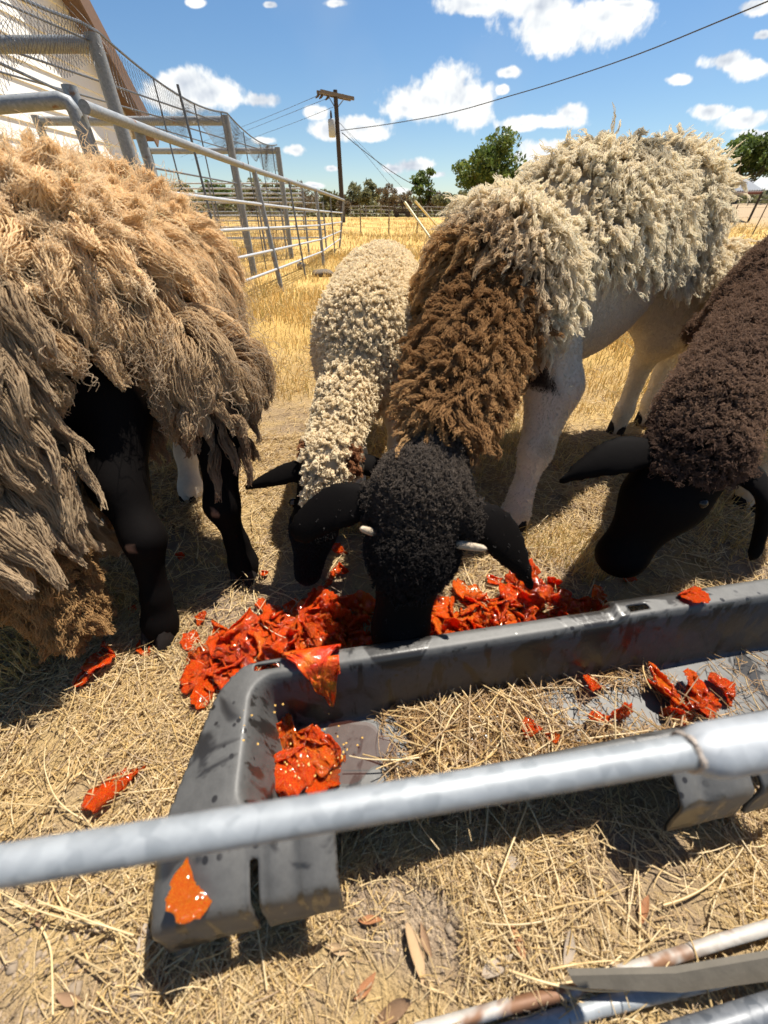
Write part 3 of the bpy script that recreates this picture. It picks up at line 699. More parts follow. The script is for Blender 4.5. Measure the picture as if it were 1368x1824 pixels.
def b_hair(b):
    def w(P): return b_face(P) * (P[:, 1] < .7) * (1 - b_isear(P)) * (P[:, 2] > .03)
    P, R, li, t, Nn = wool(b, 8000, 2, w, .004, .002, lambda R, n: n * .4 + np.array([0, -.2, -.6]), .05, .3, .0004, 1, K=4, lift=0, bulge=0, jitter=.2)
    yield P, taper(4, .0005, .0002), tint(np.repeat([[.006, .005, .005]], len(R), 0), li, 0, 4, t, np.array((.018, .016, .015)), .2, .2)
make_sheep('B', (-.03, 1.1, 0), 'small cream woolled sheep with curly topknot and black face', b_skin, [('fleece', b_fleece, M_WOOL), ('face_hair', b_hair, M_HAIR)],
           eyes=[((-.186, .604, .222), .010)], hooves=[((-.075, .895), (0, -1), .75), ((.04, .945), (0, -1), .75), ((-.09, 1.515), (0, -1), .75), ((.09, 1.515), (0, -1), .75)])

# --- C: the white backed ram with the brown mane
CB = np.array((.80, .60, 0)); CS = np.array((.60, -.80, 0))
def c_along(P): return (P - np.array((.26, .99, .5))) @ CB
def c_side(P): return (P - np.array((.26, .99, .5))) @ CS
def c_neck(P): return seg_t(P, (.235, .93, .525), (.085, .53, .37))
def c_head(P): return sstep(c_neck(P), .93, 1.03)
def c_hem(P):
    """height of the lower edge of the fleece along the body"""
    a = c_along(P); return np.interp(a, [-.3, -.10, .0, .07, .14, .25, .40, .55, .66, .85], [.40, .40, .47, .54, .590, .60, .595, .55, .53, .50])
def c_fl(P):
    h = c_hem(P) + .05 * (fbm(P * 14, 2, 6) - .45); return sstep(P[:, 2], h - .015, h + .02) * (1 - c_head(P)) * (P[:, 2] > .30)
def c_brown(P): return 1 - sstep(c_along(P) + .16 * (fbm(P * 8, 2, 12) - .45) + .5 * (P[:, 2] - .5), -.09, .05)
def c_skin(V):
    c = np.repeat([[.68, .59, .46]], len(V), 0)
    a = c_along(V); br = (1 - sstep(a + .3 * (V[:, 2] - .42), .005, .035)) * sstep(V[:, 2], .345, .37)
    c = c * (1 - br[:, None]) + np.array((.028, .020, .015)) * br[:, None]
    f = c_fl(V)[:, None]; c = c * (1 - f) + (mixc(c_brown(V), (.48, .40, .29), (.10, .06, .035))) * f
    h = (c_head(V) * (V[:, 1] < .62))[:, None]; ea = ((V[:, 1] < .52) & (V[:, 2] > .05))[:, None]; c = np.where(ea, (.005, .0042, .004), c * (1 - h) + np.array((.005, .0042, .004)) * h)
    k = (1 - sstep(dist(V, (.405, .825, .225), (.03, .03, .035)) + .8 * (fbm(V * 60, 2, 3) - .4), .2, 1.1))[:, None] * .6; c = c * (1 - k) + np.array((.36, .22, .11)) * k
    pk = sstep(fbm(V * 16, 3, 52), .42, .62)[:, None] * .22 * (c[:, :1] > .3); c = c * (1 - pk) + np.array((.50, .38, .25)) * pk
    lo = (1 - sstep(V[:, 2], .05, .12))[:, None] * .35; c = c * (1 - lo) + np.array((.50, .38, .24)) * lo
    return c
def c_fleece(b):
    bald = lambda P: 1 - sstep(dist(P, (.40, 1.00, .72), (.14, .12, .06)), .75, 1.1)
    def w(P): return c_fl(P) * (1 - sstep(c_neck(P), .02, .12) * (c_along(P) < -.08)) * (1 - .5 * bald(P)) * (.25 + .75 * sstep(c_side(P), -.22, -.05))
    def comb(R, n):
        s = (1 - sstep(R[:, 2], .60, .74))[:, None]; return n * (.52 - .05 * s) + down(n) * (.42 + .35 * s) + np.array([-.24, -.26, .06])
    for cnt, per, lr, ln in ((2300, 26, .0072, 1.0), (4200, 7, .0030, 1.05)):
        P, R, li, t, Nn = wool(b, cnt, per, w, lambda R: (.034 + .042 * RS.rand(len(R))) * ln * (1 - .55 * bald(R)), lambda R: lr * (.6 + .8 * RS.rand(len(R))), comb, .13, .66, .0046, 1.7, K=9, lift=.010, jitter=.22, fuzz=.0024, swirl=.50, sw_scale=8, rope=.25)
        br = c_brown(R); gr = sstep(fbm(R * 7, 3, 19), .46, .60) * sstep(R[:, 2], .72, .80)
        base = mixc(br, (.56, .45, .30), (.15, .082, .038)); base = base * (1 - .5 * gr[:, None]); tip = mixc(br, (.88, .77, .56), (.52, .31, .13)); tip = tip * (1 - .45 * gr[:, None])
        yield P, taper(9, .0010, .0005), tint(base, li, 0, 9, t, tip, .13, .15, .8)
def c_mane(b):      # brown collar of staples on the neck
    def w(P): return sstep(c_neck(P), .05, .14) * (1 - .9 * np.exp(-((c_neck(P) - .24 + .25 * (fbm(P * 9, 2, 71) - .4)) / .055) ** 2)) * (1 - sstep(c_neck(P), .90, .97)) * (c_along(P) < .0) * (P[:, 2] > .30) * (1 - sstep((P[:, 2] * 0 + .43) - P[:, 2], -.02, .04))
    ax = unit(np.array([[.085 - .235, .53 - .93, .37 - .525]]))[0]
    def comb(R, n): return n * .72 + ax * .62 + np.array([0, 0, -.12])
    P, R, li, t, Nn = wool(b, 1900, 32, w, lambda R: .030 + .040 * RS.rand(len(R)) ** 1.6, lambda R: .0046 + .0040 * RS.rand(len(R)), comb, .12, .45, .0040, 1.9, K=9, lift=.004, jitter=.26, fuzz=.0022, swirl=.40, sw_scale=11, rope=.2)
    q = sstep(fbm(R * 9, 2, 33), .36, .6)
    yield P, taper(9, .0010, .0005), tint(mixc(q, (.075, .038, .018), (.17, .090, .042)), li, 0, 9, t, mixc(q, (.30, .165, .072), (.58, .36, .165)), .26, .18, 1.1)
def c_poll(b):      # black curls on the crown
    def w(P): return c_head(P) * (P[:, 1] < .60) * sstep(P[:, 2], .20, .33) * (1 - sstep(np.abs(P[:, 0] - .055), .075, .092)) * (P[:, 2] > .1)
    P, R, li, t, Nn = wool(b, 10000, 6, w, lambda R: .007 + .009 * sstep(R[:, 2], .28, .40), .0032, lambda R, n: n * .7 + np.array([0, -.25, -.25]), .08, .2, .0034, 1.1, K=8, lift=0, jitter=.5, fuzz=.0032, swirl=.5, sw_scale=22)
    g = sstep(R[:, 2], .27, .40); yield P, taper(8, .0006, .0004), tint(mixc(g, (.007, .006, .006), (.014, .011, .010)), li, 0, 8, t, mixc(g, (.030, .027, .026), (.13, .105, .085)), .25, .35, 1.6)
def c_hair(b):
    def w(P): return (1 - c_fl(P)) * (P[:, 2] > .04) * (1 - .97 * ((P[:, 1] < .56) & (P[:, 2] > .05))) * (.25 + .75 * (c_side(P) > 0))
    P, R, li, t, Nn = wool(b, 50000, 2, w, lambda R: .0065 - .0025 * (R[:, 1] < .56), .003, lambda R, n: n * .35 + down(n) * .8 + np.array([.1, .1, 0]), .06, .3, .0004, 1, K=4, lift=0, bulge=0, jitter=.18)
    blk = (c_head(R) * (R[:, 1] < .62) > .5) | (R[:, 1] < .52); dk = (c_along(R) + .3 * (R[:, 2] - .42) < .02) & (R[:, 2] > .355)
    base = np.repeat([[.68, .59, .46]], len(R), 0); base[dk] = (.03, .02, .015); base[blk] = (.005, .0042, .004); tip = base * 1.12; tip[blk] = (.030, .026, .024)
    yield P, taper(4, .0006, .0002), tint(base, li, 0, 4, t, tip, .10, .14)
def build_C():
    b = BODY['C']; hs = []
    for px, py, dv, r in ((672, 950, (-.008, -.010, .015), .0065), (806, 968, (.026, -.017, .010), .0070)):
        p, n = hit(b, px, py, .006); hs.append((p, p + n * .016 + Vector(dv), n, r))
    e = []
    for px, py in ((640, 1000), (838, 1020)):
        p, n = hit(b, px, py, .004); e.append((tuple(p), .011))
    make_sheep('C', (.45, 1.0, 0), 'white backed sheep with brown shaggy mane, black head and two horn stubs', c_skin,
               [('fleece', c_fleece, M_WOOL), ('mane', c_mane, M_WOOL), ('crown_wool', c_poll, M_WOOL), ('short_hair', c_hair, M_HAIR)], horns=hs, eyes=e,
               hooves=[((.364, .797), (-.3, -1), 1.1), ((.19, .995), (-.2, -1), 1.), ((.93, 1.365), (-.5, -.8), 1.), ((1.09, 1.455), (-.5, -.8), 1.)])
build_C()

# --- D: the chocolate brown sheep
def d_head(P): return sstep(seg_t(P, (.62, .655, .42), (.468, .53, .125)), .16, .30) * (P[:, 1] < .72)
def d_ear(P): return np.maximum((P[:, 0] < .475) & (P[:, 2] > .24), (P[:, 0] > .638) & (P[:, 1] < .575))
def d_skin(V):
    c = np.repeat([[.055, .028, .019]], len(V), 0); h = np.maximum(d_head(V), d_ear(V) * 1.0)[:, None]; c = c * (1 - h) + np.array((.005, .0042, .004)) * h
    lo = (1 - sstep(V[:, 2] - np.interp(V[:, 0], [.6, .72, .9], [.25, .38, .43]), -.02, .02))[:, None] * (V[:, 1] > .72)[:, None]; c = c * (1 - lo) + np.array((.60, .50, .35)) * lo
    return c
def d_fleece(b):
    def w(P): return (1 - np.maximum(sstep(d_head(P), .5, .9) * (P[:, 2] < .33), d_ear(P) * 1.0)) * sstep(P[:, 2] - np.interp(P[:, 0], [.6, .72, .9], [.25, .38, .43]), -.015, .015) * (P[:, 0] < 1.5)
    def comb(R, n): return n * 1.0 + np.array([-.12, -.12, -.10])
    P, R, li, t, Nn = wool(b, 24000, 6, w, lambda R: .023 - .006 * (R[:, 1] < .66), .0036, comb, .10, .15, .0030, 1.5, K=8, lift=0, jitter=.42, fuzz=.0030, swirl=.45, sw_scale=20)
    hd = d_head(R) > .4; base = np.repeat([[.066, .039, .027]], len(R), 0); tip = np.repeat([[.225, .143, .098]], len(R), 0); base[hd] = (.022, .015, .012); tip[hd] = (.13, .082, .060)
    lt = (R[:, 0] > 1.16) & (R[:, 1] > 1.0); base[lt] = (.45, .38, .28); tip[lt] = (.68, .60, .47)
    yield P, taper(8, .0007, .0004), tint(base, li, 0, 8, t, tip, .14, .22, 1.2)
def d_hair(b):
    def w(P): return (.0 * d_head(P) + .25 * ((P[:, 2] < np.interp(P[:, 0], [.6, .72, .9], [.25, .38, .43])) & (P[:, 1] > .68))) * (P[:, 2] > .05)
    P, R, li, t, Nn = wool(b, 13000, 2, w, .004, .0025, lambda R, n: n * .35 + np.array([-.15, -.2, -.7]), .05, .3, .0004, 1, K=4, lift=0, bulge=0, jitter=.2)
    base = np.repeat([[.006, .005, .005]], len(R), 0); lo = (R[:, 1] > .68) & (R[:, 2] < .44); base[lo] = (.58, .48, .34); tip = base * 1.1; tip[~lo] = (.036, .029, .025)
    yield P, taper(4, .0006, .0002), tint(base, li, 0, 4, t, tip, .15, .2)
def build_D():
    b = BODY['D']; e = []
    for px, py in ((1250, 896),):
        p, n = hit(b, px, py, .005); e.append((tuple(p), .009))
    make_sheep('D', (.95, .9, 0), 'chocolate brown sheep with black face and drooping ears', d_skin, [('fleece', d_fleece, M_WOOL), ('face_hair', d_hair, M_HAIR)], eyes=e,
               hooves=[((1.08, .885), (-.4, -1), 1.), ((.93, 1.125), (-.4, -1), 1.)])
build_D()
# ------------------------------------------------------------------ feed trough
TO, TE1, TE2 = Vector((-.215, .295, 0)), Vector((.9866, .1633, 0)), Vector((.1633, -.9866, 0))
def tw(u, v, z): return TO + TE1 * u + TE2 * v + Vector((0, 0, z))
RIM, FLOOR = .155, .030
def trough_mat():
    m, t, p = new_mat('weathered_black_plastic')
    tc = t.n('ShaderNodeTexCoord').outputs['Object']; geo = t.n('ShaderNodeNewGeometry')
    n1 = t.noise(tc, 7.0, 5, 0.65); n2 = t.noise(tc, 55.0, 4, 0.7)
    st = t.vmath('MULTIPLY', tc, (60.0, 60.0, 4.0)); ns = t.noise(st, 1.0, 4, 0.6)
    up = t.n('ShaderNodeSeparateXYZ', ins={0: geo.outputs['Normal']}).outputs[2]
    # chalky grey bloom on the old plastic, washed off in runs and splashes
    dust = t.mix(n2, (0.040, 0.039, 0.037), (0.105, 0.102, 0.096))
    black = t.mix(n1, (0.012, 0.011, 0.010), (0.034, 0.031, 0.028))
    spl = t.n('ShaderNodeTexVoronoi', ins={'Vector': tc, 'Scale': 62.0}); drops = t.maprange(spl.outputs['Distance'], 0.20, 0.28, 1.0, 0.0)
    pick = t.maprange(t.noise(tc, 16.0, 2, 0.5), 0.50, 0.62)
    wet = t.math('MAXIMUM', t.maprange(t.noise(tc, 9.0, 4, 0.6, 0.8), 0.53, 0.60), t.math('MULTIPLY', drops, pick))
    sep = t.n('ShaderNodeSeparateXYZ', ins={0: tc})
    # runs down the inside of the far wall and the juice-blackened end
    far = t.math('MULTIPLY', t.maprange(ns, 0.52, 0.60), t.maprange(up, 0.75, 0.5))
    wet = t.math('MAXIMUM', wet, far)
    corner = t.maprange(t.vmath('LENGTH', t.vmath('SUBTRACT', tc, (.115, -.06, .09)), out=1), 0.10, 0.20, 1.0, 0.0)
    corner = t.math('MULTIPLY', corner, t.maprange(n1, 0.32, 0.50))
    wet = t.math('MAXIMUM', wet, corner)
    col = t.mix(wet, dust, black)
    t.link(col, p.inputs['Base Color'])
    t.link(t.maprange(wet, 0.0, 1.0, 0.55, 0.28), p.inputs['Roughness']); p.inputs['Specular IOR Level'].default_value = 0.5
    t.link(t.bump(t.math('ADD', n2, t.math('MULTIPLY', ns, 0.5)), 0.18, 0.002), p.inputs['Normal'])
    return m
def build_trough():
    root = empty('feed_trough', TO); tag(root, 'black plastic feed trough with grey bloom and hooked lips, lying on the straw', 'trough')
    us = np.concatenate([np.arange(-.10, .20, .004), np.arange(.20, .50, .012), np.arange(.50, .80, .004), np.arange(.80, 1.46, .02)])
    rows = [(v, 0.0) for v in np.concatenate([[-.016], np.arange(-.014, .20, .0035), np.arange(.20, .262, .004)])] + [(.2625, -.004), (.2645, -.010), (.2655, -.02), (.267, -.035), (.270, -.05), (.273, -.062)]
    def f(u, v):
        # depth below the rim from the walls (left, far, near, right)
        s = lambda x: max(0.0, min(1.0, x)) ** 2 * (3 - 2 * max(0.0, min(1.0, x)))
        dl, df, dn, dr = (u - .016) / .036, (v - .026) / .034, (.190 - v) / .030, (1.36 - u) / .05
        cl = max(0, 1 - dl); cf = max(0, 1 - df); cn = max(0, 1 - dn); cr = max(0, 1 - dr)
        k = 1 - math.sqrt(max(cl, cr) ** 2 + max(cf, cn) ** 2)          # rounded inner corners
        z = RIM - (RIM - FLOOR) * s(k)
        if k > 0.98: z += .004 * math.sin(u * 9)
        # rounded outer edge of the lip
        fo = -.014 if u > .615 else -.004
        z -= .012 * max(0, 1 - (v - fo) / .012) ** 2
        if u > .60 and v < .03: z += .007 * s((u - .60) / .02)
        # the flange round the left end falls away outward
        z -= .028 * max(0, (.012 - u) / .085) ** 1.5
        # hooks on the near side
        if v > .196:
            q = (v - .196) / .066; z -= .030 * q ** 1.7
            for u0 in (-.07, .535):
                w = u - u0
                if -.01 < w < .21:
                    for c0, c1, h in ((.0, .030, .005), (.040, .098, .009), (.122, .145, .005), (.155, .196, .009)):
                        x = (w - c0) / (c1 - c0)
                        if 0 < x < 1: z += h * (math.sin(math.pi * x) ** .5) * s(q * 3)
        return z
    def left_edge(v):
        x = -.022 - .048 * min(1, max(0, v / .17)); r = .055
        if v < r: x += r - math.sqrt(max(0, r * r - (r - v) ** 2))
        return x
    def solid(u, v, dz):
        if u < left_edge(v): return False
        if v < -.005 and u < .612: return False
        if v > .206:
            ok = any(u0 < u < u0 + .20 for u0 in (-.07, .535))
            for u0 in (-.07, .535):
                if u0 + .106 < u < u0 + .116 and v > .228: ok = False          # slot between the two tabs
            return ok
        for us_ in (.022, .638):
            x, y = (u - us_ - .016) / .019, (v - .012) / .006
            if x ** 4 + y ** 2 < 1: return False
        return True
    idx = {}; V = []; F = []
    def vid(i, j):
        if (i, j) not in idx:
            u, (v, dz) = us[i], rows[j]; uu = max(u, left_edge(v))
            if v > .206:
                for u0 in (-.07, .535): uu = min(uu, u0 + .20) if u0 + .19 < uu < u0 + .215 else uu
            idx[(i, j)] = len(V); V.append(tuple(tw(uu, v, f(uu, min(v, .262)) + dz)))
        return idx[(i, j)]
    for i in range(len(us) - 1):
        for j in range(len(rows) - 1):
            u = (us[i] + us[i + 1]) / 2; v = (rows[j][0] + rows[j + 1][0]) / 2
            if solid(u, v, rows[j][1]): F.append((vid(i, j), vid(i, j + 1), vid(i + 1, j + 1), vid(i + 1, j)))
    me = bpy.data.meshes.new('basin'); me.from_pydata(V, [], F); me.update()
    o = link_mesh('basin', me, trough_mat(), root, True)
    sm = o.modifiers.new('soft', 'SMOOTH'); sm.factor = .5; sm.iterations = 2
    so = o.modifiers.new('wall', 'SOLIDIFY'); so.thickness = .0045; so.offset = -1
    # the floor stands on moulded feet
    for u in (.2, .7, 1.2):
        mb = MB(); mb.box(tw(u, .115, .012), (.05, .09, .026), Matrix.Rotation(math.radians(9.4), 3, 'Z')); mb.build('foot', o.data.materials[0], root)
    return root
trough = build_trough()

# straw and chaff that has gathered in the trough
def trough_straw():
    N = 12000; u = .20 + 1.1 * RS.rand(N) ** 1.15; v = .055 + .125 * RS.rand(N)
    nz_ = fbm(np.stack([u * 9, v * 9, 0 * u], -1), 3, 14); k = RS.rand(N) < sstep(nz_, .26, .46) * np.interp(u + (nz_ - .4) * .35, [.16, .27, .60, .70, .8, 1.3], [.0, 1, 1, .35, .08, .05]); u, v = u[k], v[k]
    x = TO.x + TE1.x * u + TE2.x * v; y = TO.y + TE1.y * u + TE2.y * v
    hgt = .012 * np.interp(u, [.18, .30, .55, .68], [.1, 1, 1, .1]) * (1 - ((v - .115) / .075) ** 2).clip(0, 1)
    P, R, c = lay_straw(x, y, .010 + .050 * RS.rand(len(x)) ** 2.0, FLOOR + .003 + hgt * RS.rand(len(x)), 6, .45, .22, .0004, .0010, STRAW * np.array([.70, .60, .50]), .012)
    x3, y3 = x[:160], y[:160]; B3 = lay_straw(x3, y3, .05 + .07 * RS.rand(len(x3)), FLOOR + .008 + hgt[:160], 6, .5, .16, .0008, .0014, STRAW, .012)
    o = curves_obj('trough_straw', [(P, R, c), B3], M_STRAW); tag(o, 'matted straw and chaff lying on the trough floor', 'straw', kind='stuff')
trough_straw()

# ------------------------------------------------------------------ tomatoes
def tomato_mat():
    m, t, p = new_mat('crushed_tomato')
    tc = t.n('ShaderNodeTexCoord').outputs['Object']; oi = t.n('ShaderNodeObjectInfo')
    off = t.vmath('ADD', tc, t.n('ShaderNodeCombineXYZ', ins={0: oi.outputs['Random'], 1: t.math('MULTIPLY', oi.outputs['Random'], 7.0)}).outputs[0])
    n = t.noise(off, 26.0, 4, 0.6); n2 = t.noise(off, 120.0, 3, 0.6)
    a = t.ramp(n, [(0.30, (0.62, 0.022, 0.004)), (0.43, (0.82, 0.055, 0.006)), (0.56, (0.88, 0.12, 0.008)), (0.70, (0.86, 0.30, 0.02))])
    b = t.ramp(n, [(0.30, (0.72, 0.050, 0.006)), (0.5, (0.86, 0.17, 0.010)), (0.72, (0.86, 0.36, 0.03))])
    c = t.mix(t.maprange(oi.outputs['Random'], 0.62, 1.0), a, b); t.link(c, p.inputs['Base Color'])
    p.inputs['Roughness'].default_value = 0.13; p.inputs['Specular IOR Level'].default_value = 0.5
    p.inputs['Subsurface Weight'].default_value = 0.5; p.inputs['Subsurface Radius'].default_value = (1.0, 0.12, 0.04); p.inputs['Subsurface Scale'].default_value = 0.006
    p.inputs['Coat Weight'].default_value = 0.5; p.inputs['Coat Roughness'].default_value = 0.05
    tr = t.n('ShaderNodeBsdfTranslucent', ins={'Color': c}).outputs[0]; t.link(t.n('ShaderNodeMixShader', ins={0: .38, 1: p.outputs[0], 2: tr}).outputs[0], m.node_tree.nodes['Material Output'].inputs['Surface'])
    t.link(t.bump(t.math('ADD', t.math('MULTIPLY', n2, 0.6), t.noise(off, 60.0, 4, 0.7, 1.0)), 0.8, 0.006), p.inputs['Normal'])
    return m
M_TOM = tomato_mat(); M_SEED = plain('tomato_seed', (.60, .36, .10), .25, spec=.6)
def tomato_mesh(seed, n=17, hang=False):
    """a torn, crumpled tomato skin with a fold or two; about 2 cm thick wall of flesh"""
    rs = np.random.RandomState(seed); V = []; ids = -np.ones((n, n), int)
    ax = rs.rand() * 3.14; cup = rs.uniform(.3, 1.0); el_ = rs.uniform(1.0, 1.55)
    lobes = [(rs.rand() * 6.28, rs.uniform(.02, .22) / (1 + .25 * k), k) for k in (2, 3, 5, 8)]
    for i in range(n):
        for j in range(n):
            x, y = 2 * i / (n - 1) - 1, 2 * j / (n - 1) - 1
            s, q = max(abs(x), abs(y)), math.hypot(x, y) + 1e-9
            x, y = x * s / q, y * s / q; r = math.hypot(x, y); a = math.atan2(y, x)
            R = 1 + sum(w * math.cos(k * a + p) for p, w, k in lobes) * r
            V.append((x * R * el_, y * R, 0, r, a)); ids[i, j] = len(V) - 1
    P = np.array(V); X = P[:, :2]; r = P[:, 3]
    q = np.c_[X * 2.2, np.full(len(X), seed * 3.1)]; z = (fbm(q, 3, seed) - .45) * 1.3 + (.25 - np.abs(fbm(q * 1.7, 2, seed + 9) - .38) * 3.2) * .55 + (.2 - np.abs(fbm(q * 3.6, 2, seed + 5) - .38) * 3.0) * .28
    X = X + .22 * np.stack([fbm(q * 2.0, 2, seed + 21) - .38, fbm(q * 2.0, 2, seed + 22) - .38], -1) * 2
    z = z + cup * (r ** 2) * .45 * (1 if rs.rand() < .6 else -.6)
    d = np.array([math.cos(ax), math.sin(ax)]); s = X @ d; f = .25 * rs.randn()
    # fold one side over the other
    over = np.maximum(s - .35, 0); X = X - d[None] * (over * 1.35)[:, None]; z = z + np.minimum(over, .5) * 1.1
    top = np.c_[X, z * .45]; top += rs.normal(0, .012, top.shape)
    nrm = np.zeros_like(top); nrm[:, 2] = 1
    bot = top - np.c_[X * .05, np.full(len(X), .10)]
    F = []
    for i in range(n - 1):
        for j in range(n - 1):
            q4 = (ids[i, j], ids[i + 1, j], ids[i + 1, j + 1], ids[i, j + 1]); F.append(q4); F.append(tuple(v + n * n for v in q4[::-1]))
    ring = [ids[i, 0] for i in range(n)] + [ids[n - 1, j] for j in range(1, n)] + [ids[i, n - 1] for i in range(n - 2, -1, -1)] + [ids[0, j] for j in range(n - 2, 0, -1)]
    for a, b in zip(ring, ring[1:] + ring[:1]): F.append((b, a, a + n * n, b + n * n))
    me = bpy.data.meshes.new('tomato_piece'); me.from_pydata(np.r_[top, bot].tolist(), [], [tuple(int(x) for x in f) for f in F]); me.update()
    me.polygons.foreach_set('use_smooth', np.ones(len(me.polygons), bool)); me.materials.append(M_TOM); return me
TOM = [tomato_mesh(s) for s in range(14)]
def tomato(p, size, label, group=None, tilt=.35, rz=None, var=None, sq=1.0, parent=None):
    o = bpy.data.objects.new('tomato_piece', TOM[random.randrange(len(TOM)) if var is None else var]); COL.objects.link(o)
    o.location = p; o.scale = (size, size, size * sq); o.rotation_euler = (random.gauss(0, tilt), random.gauss(0, tilt), random.uniform(0, 6.28) if rz is None else rz)
    tag(o, label, 'tomato', group); return o
def gz(p): return float(ground_z(np.array([p.x]), np.array([p.y]))[0])
def on_ground(px, py, h=.012):
    p = atz(px, py, h); p.z = gz(p) + h; return p
def build_tomatoes():
    G = 'crushed tomato pieces heaped behind the trough'; L = 'crushed red tomato piece in the heap between the black muzzle and the trough\'s rounded corner'; L2 = 'crushed red tomato piece in the heap between the black muzzle and the brown sheep\'s nose'
    # outline of the heap on the straw, in strips: (px, py, half width px, half depth px, count)
    for px, py, w, d, n in ((520, 1120, 60, 24, 14), (600, 1105, 60, 36, 18), (470, 1155, 60, 18, 8), (640, 1150, 50, 14, 6), (800, 1112, 60, 28, 16), (890, 1090, 60, 34, 22), (960, 1055, 42, 24, 12), (1020, 1090, 55, 24, 12), (400, 1195, 50, 18, 6), (560, 1150, 50, 14, 7)):
        for _ in range(int(n * 1.35)):
            x, y = px + random.uniform(-w, w), py + random.uniform(-d, d)
            p = on_ground(x, y, random.uniform(.008, .028)); u, v = trough_local(p.x, p.y)
            if v > -.026 and u > -.02: p = p + TE2 * (-.03 - v - random.uniform(0, .03))
            tomato(p, random.uniform(.018, .040), L if px < 700 else L2, G, .55)
    for k, (x, y) in enumerate(((605, 985), (610, 1015), (590, 1030), (560, 1060), (520, 1075), (470, 1075))):
        tomato(on_ground(x, y, .01), random.uniform(.016, .026), L, G, .45)
    # apart from the heap
    one = [((432, 1108), .030, 'round orange-red tomato skin lying by itself on straw left of the heap', .2), ((345, 1135), .026, 'red tomato skin crushed beside the black front hoof', .4), ((352, 1100), .020, 'narrow red tomato shred touching the black front hoof', .4),
           ((360, 1160), .016, 'small orange tomato scrap between the hoof and the trough corner', .3), ((410, 1180), .026, 'folded orange tomato skin on straw near the trough corner', .3), ((372, 1228), .030, 'glossy red tomato skin pressed against the trough end', .4),
           ((203, 1405), .031, 'single glossy red tomato skin lying alone on open straw', .25), ((190, 1165), .032, 'long red tomato strip lying in the shade of the shaggy sheep', .25), ((152, 1200), .022, 'orange tomato scrap at the tip of the long strip', .25), ((168, 1182), .018, 'thin red tomato scrap under the long strip', .25),
           ((262, 1148), .020, 'red tomato scrap behind the black front hoof', .3), ((229, 1086), .010, 'tiny orange tomato crumb in the shade under the shaggy sheep', .3), ((318, 990), .012, 'little red tomato crumb between the shaggy sheep\'s forelegs', .3), ((470, 1020), .010, 'little red tomato crumb beside the far black hoof', .3),
           ((1125, 1030), .014, 'small dull red tomato crumb below the brown sheep\'s nose', .3), ((928, 995), .016, 'dark red tomato scrap beside the white front hoof', .3), ((880, 1030), .018, 'orange tomato scrap under the ear of the black headed sheep', .3), ((925, 1022), .018, 'red tomato scrap at the ear tip of the black headed sheep', .4)]
    for x, y in ((395, 1120), (440, 1150), (455, 1195), (425, 1210), (385, 1150), (480, 1100), (350, 1205), (370, 1190)): tomato(on_ground(x, y, .012), random.uniform(.018, .030), 'flattened orange-red tomato skin on the straw between hoof and trough corner', 'tomato pieces scattered on the straw', .2)
    for (x, y), s, l, ti in one: tomato(on_ground(x, y, .008 + s * .25), s, l, 'tomato pieces scattered on the straw', ti)
    # in the trough
    def inside(px, py, h, s, l, ti=.35, g='tomato pieces lying in the trough'):
        p = atz(px, py, FLOOR + h + (.003 if px > 800 else 0)); return tomato(p, s, l, g, ti)
    LL = 'red seedy tomato piece in the wet pile at the trough\'s left end'
    for x, y, h, s in ((500, 1330, .012, .030), (545, 1345, .014, .034), (570, 1365, .012, .028), (525, 1375, .012, .026), (480, 1375, .010, .024), (540, 1310, .026, .028), (500, 1310, .022, .026), (585, 1345, .016, .022), (555, 1385, .012, .022), (515, 1350, .030, .034), (470, 1350, .012, .026), (560, 1330, .030, .030), (600, 1370, .010, .024), (465, 1390, .010, .020)): inside(x, y, h, s, LL, .5)
    LR = 'orange-red tomato piece in the pile beyond the trough straw'
    for x, y, h, s in ((1180, 1215, .018, .026), (1195, 1240, .016, .026), (1230, 1235, .02, .028), (1260, 1250, .016, .026), (1215, 1260, .014, .022), (1285, 1225, .016, .020), (1240, 1215, .024, .022), (1300, 1240, .012, .016), (1190, 1265, .012, .016)): inside(x, y, h, s, LR, .5)
    inside(950, 1302, .026, .015, 'small red tomato scrap alone on the trough straw'); inside(1070, 1282, .018, .016, 'curled orange tomato scrap on the trough straw'); inside(1105, 1275, .018, .022, 'upright red tomato sliver on the trough straw', .7); inside(1062, 1222, .016, .019, 'yellow-green tomato scrap against the trough\'s far wall')
    inside(982, 1310, .022, .010, 'pale yellow tomato pulp crumb on the trough straw')
    # on the rims
    for u, v, z, s, l, sq in ((.755, .004, RIM + .017, .022, 'orange tomato pulp sitting on the trough\'s far rim', .7), (-.012, .232, RIM - .014, .025, 'flat orange tomato skin stuck on the trough\'s hooked lip', .45)):
        o = tomato(tw(u, v, z), s, l, 'tomato pieces on the trough rim', .15, sq=sq)
